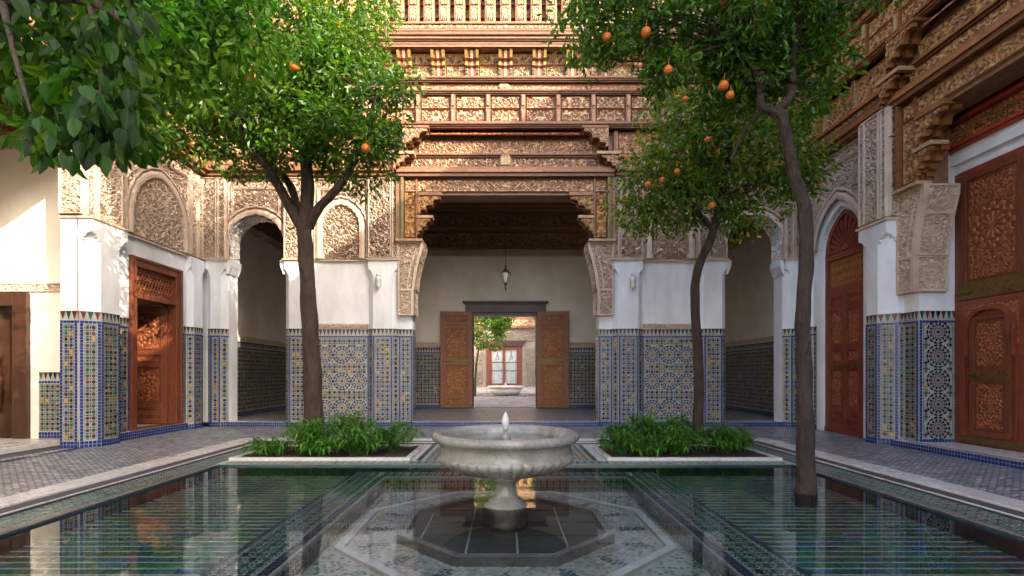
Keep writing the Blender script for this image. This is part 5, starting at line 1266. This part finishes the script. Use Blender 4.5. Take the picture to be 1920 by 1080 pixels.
# tree standing in the pool
D = 5.43
T3 = orange_tree("tall orange tree with a bare dark trunk rising straight from the pool", (3.2, D, -.2),
    [([px(1512, 955, D), px(1511, 860, D), px(1508, 700, D), px(1505, 600, D), px(1512, 480, D), px(1508, 390, D), px(1490, 330, D), px(1478, 270, D), px(1466, 220, D), px(1452, 200, D)], [.118, .088, .076, .072, .07, .068, .062, .056, .05, .042]),
     ([px(1463, 215, D), px(1428, 198, D), px(1424, 160, D), px(1400, 90, D - .1)], [.045, .04, .035, .025]), ([px(1458, 205, D), px(1484, 175, D), px(1486, 110, D), px(1500, 30, D)], [.045, .04, .035, .025]),
     ([px(1432, 205, D), px(1400, 240, D + .2), px(1370, 300, D + .3)], [.025, .02, .012])],
    [(px(1330, 40, 5.3), (.95, .7, .40), 3), (px(1180, 30, 5.2), (.55, .5, .38), 1.7), (px(1100, 60, 5.1), (.40, .4, .34), 1.1), (px(1450, 60, 5.5), (.75, .7, .6), 3), (px(1400, 130, 5.6), (.5, .5, .35), 1.3), (px(1520, 120, 5.7), (.35, .4, .6), 1.2), (px(1500, -90, 5.4), (1.4, 1.0, .7), 3.4), (px(1270, 130, 5.3), (.35, .35, .18), .5)],
    340, 44, 13, leafL=.088, leafW=.038, crad=.2, oranges=leaves_of([(1211, 60, 4.9), (1138, 70, 4.95), (1253, 131, 4.95), (1357, 160, 5.0), (1369, 178, 5.0), (1440, 4, 4.9), (1357, 8, 4.95)]), orr=.043)
# nearest tree: large leaves hanging in at the upper left
D = 3.0
r4 = np.random.default_rng(14)
T4 = thing("orange_tree", "nearest orange tree whose big dark leaves hang in at the upper left corner", "tree", (-3.35, 2.9, -.2), "orange trees of the courtyard")
mb = MB(FLOOR)
for P, rad in (([(-3.35, 2.9, -.25), (-3.32, 2.9, 1.2), (-3.36, 2.88, 2.4), (-3.3, 2.9, 3.0)], [.12, .1, .09, .085]), ([(-3.3, 2.9, 3.0), (-2.9, 2.95, 3.35), (-2.4, 2.95, 3.35), (-2.05, 2.9, 3.1)], [.06, .045, .03, .014]),
               ([(-3.3, 2.9, 3.0), (-3.2, 3.1, 3.6), (-2.7, 3.1, 4.0), (-2.3, 3.0, 4.1)], [.07, .05, .035, .02]), ([(-2.9, 2.95, 3.35), (-2.7, 2.8, 3.0), (-2.55, 2.75, 2.6)], [.02, .014, .007]), ([(-2.4, 2.95, 3.35), (-2.3, 2.9, 3.0), (-2.25, 2.85, 2.6)], [.018, .012, .006]),
               ([(-2.9, 2.95, 3.35), (-2.95, 2.85, 3.0), (-2.85, 2.8, 2.55)], [.02, .012, .006])):
    q = bez(P, 8); mb.tube(q, np.interp(np.linspace(0, 1, len(q)), np.linspace(0, 1, len(rad)), rad), 10, wob=.07)
mb.build('trunk', 'bark', T4, smooth=True)
def big_leaf():
    mb = MB(FLOOR); t = np.linspace(0, 1, 9)[:, None]; u = np.linspace(-1, 1, 7)[None]
    w = .5 * np.sin(np.pi * np.clip(t, .001, .999) ** .72) ** .8 * .72 * (1 - .25 * t); X = w * u; Z = -t + 0 * u; Y = .10 * np.abs(u) * w * 3 + .12 * t ** 2 + .012 * np.sin(t * 22) * np.abs(u)
    mb.grid(X, Y, Z, C=(.012, .045, .006)); mb.grid(.012 * np.array([[-1, 0, 1]]) + 0 * t, .01 + .10 * 0 + .12 * t ** 2 - .012 + 0 * np.array([[0, 0, 0]]), -t * 1.0 + .06 + 0 * np.array([[0, 0, 0]]), C=(.06, .15, .03))
    return mb
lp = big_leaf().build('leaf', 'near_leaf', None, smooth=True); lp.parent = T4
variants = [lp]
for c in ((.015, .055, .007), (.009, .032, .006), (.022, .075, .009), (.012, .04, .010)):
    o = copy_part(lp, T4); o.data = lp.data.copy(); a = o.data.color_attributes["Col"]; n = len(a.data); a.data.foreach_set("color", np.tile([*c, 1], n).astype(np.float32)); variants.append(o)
def place(o, p, L, yaw, pitch, roll):
    o.location = (p[0] + 3.35, p[1] - 2.9, p[2] + .2); o.scale = (L * .74 * random.uniform(.75, 1.1), L * random.uniform(.6, 1.6) * .8, L * random.uniform(.62, .85)); o.rotation_euler = (pitch, roll, yaw)
spots = []
# the hanging fringe, read from the photograph, then a loose mass above it
for (x, y) in [(52, 235), (68, 275), (98, 262), (122, 280), (150, 262), (178, 262), (205, 265), (228, 240), (240, 200), (215, 200), (190, 215), (160, 205), (130, 210), (100, 200), (75, 215), (30, 150), (15, 165), (60, 150), (45, 262), (82, 290), (112, 284), (136, 292), (165, 284), (192, 290), (212, 278), (236, 262), (222, 240), (248, 232), (170, 240), (140, 240), (118, 236), (205, 240), (90, 240), (255, 205), (262, 170), (240, 165)]:
    spots.append((px(x, y, r4.uniform(2.75, 2.95)), r4.uniform(.135, .17), .5))
lobs = [((60, 60), (110, 85)), ((170, 110), (85, 80)), ((100, 180), (90, 50)), ((220, 20), (75, 45)), ((40, -60), (130, 70)), ((170, 200), (60, 35)), ((-60, 60), (70, 130))]
while len(spots) < 296:
    (cx, cy), (ax, ay) = lobs[r4.integers(len(lobs))]; a = r4.uniform(0, 6.28); q = r4.uniform(0, 1) ** .5
    spots.append((px(cx + ax * q * math.cos(a), cy + ay * q * math.sin(a), r4.uniform(2.6, 3.6)), r4.uniform(.10, .17), 1.0))
for i, (p, L, var) in enumerate(spots):
    o = variants[i] if i < 5 else copy_part(variants[r4.integers(5)], T4)
    place(o, p, L, r4.uniform(-1.1, 1.1) * (1 if var < 1 else 2.5), r4.normal() * .22 * var, r4.normal() * .28 * var)
C4 = [px(r4.uniform(-150, 240), r4.uniform(-200, 190), r4.uniform(2.8, 4.2)) for _ in range(110)] + [px(r4.uniform(60, 250), r4.uniform(150, 275), r4.uniform(2.9, 3.4)) for _ in range(22)] + [px(r4.normal(340, 75), r4.normal(20, 80), r4.uniform(4.4, 5.6)) for _ in range(80)] + [px(r4.normal(395, 60), r4.normal(20, 60), r4.uniform(5.0, 5.7)) for _ in range(70)] + [px(r4.normal(230, 60), r4.normal(110, 60), r4.uniform(4.2, 5.2)) for _ in range(22)]  # mid-distance clusters added to shade the left pier
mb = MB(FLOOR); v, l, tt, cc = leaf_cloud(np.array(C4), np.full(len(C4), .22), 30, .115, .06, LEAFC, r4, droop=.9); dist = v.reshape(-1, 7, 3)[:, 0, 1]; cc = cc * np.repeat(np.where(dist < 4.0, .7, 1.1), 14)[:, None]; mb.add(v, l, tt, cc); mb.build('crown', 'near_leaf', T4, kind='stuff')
for p in [(148, 226, 2.95), (118, 185, 3.05)]:
    m = MB(FLOOR); rr = .036; th = np.linspace(-math.pi / 2 + .05, math.pi / 2 - .05, 12); m.lathe([(rr * math.cos(a), rr * .96 * math.sin(a)) for a in th], (0, 0, 0), 18)
    o = m.build('orange', 'orange_peel', None, smooth=True); o.parent = T4; P = px(*p); o.location = (P[0] + 3.35, P[1] - 2.9, P[2] + .2)
# tree in the far courtyard
D = 25
orange_tree("bright sunlit orange tree in the far courtyard seen through the doorway", (-1.5, D, .1),
    [([(-1.5, D, .1), (-1.45, D, 1.4), (-1.3, D, 2.6)], [.06, .05, .03])], [((-1.0, D, 3.3), (1.1, .9, 1.0), 3), ((-.3, D, 3.9), (.7, .7, .7), 1.4), ((-.6, D, 4.8), (1.5, 1, .9), 2)], 110, 36, 15, leafL=.17, leafW=.08, crad=.3, gold=.06, group="orange trees of the far courtyard", twigs=False)
D = 26
orange_tree("second orange tree in the far courtyard, reaching in from the right of the doorway", (2.6, D, .1),
    [([(2.6, D, .1), (2.5, D, 2.0), (2.3, D, 3.8)], [.06, .05, .03])], [((2.2, D, 4.6), (.9, .9, .9), 3)], 50, 34, 16, leafL=.16, leafW=.07, crad=.3, gold=.1, group="orange trees of the far courtyard", twigs=False)
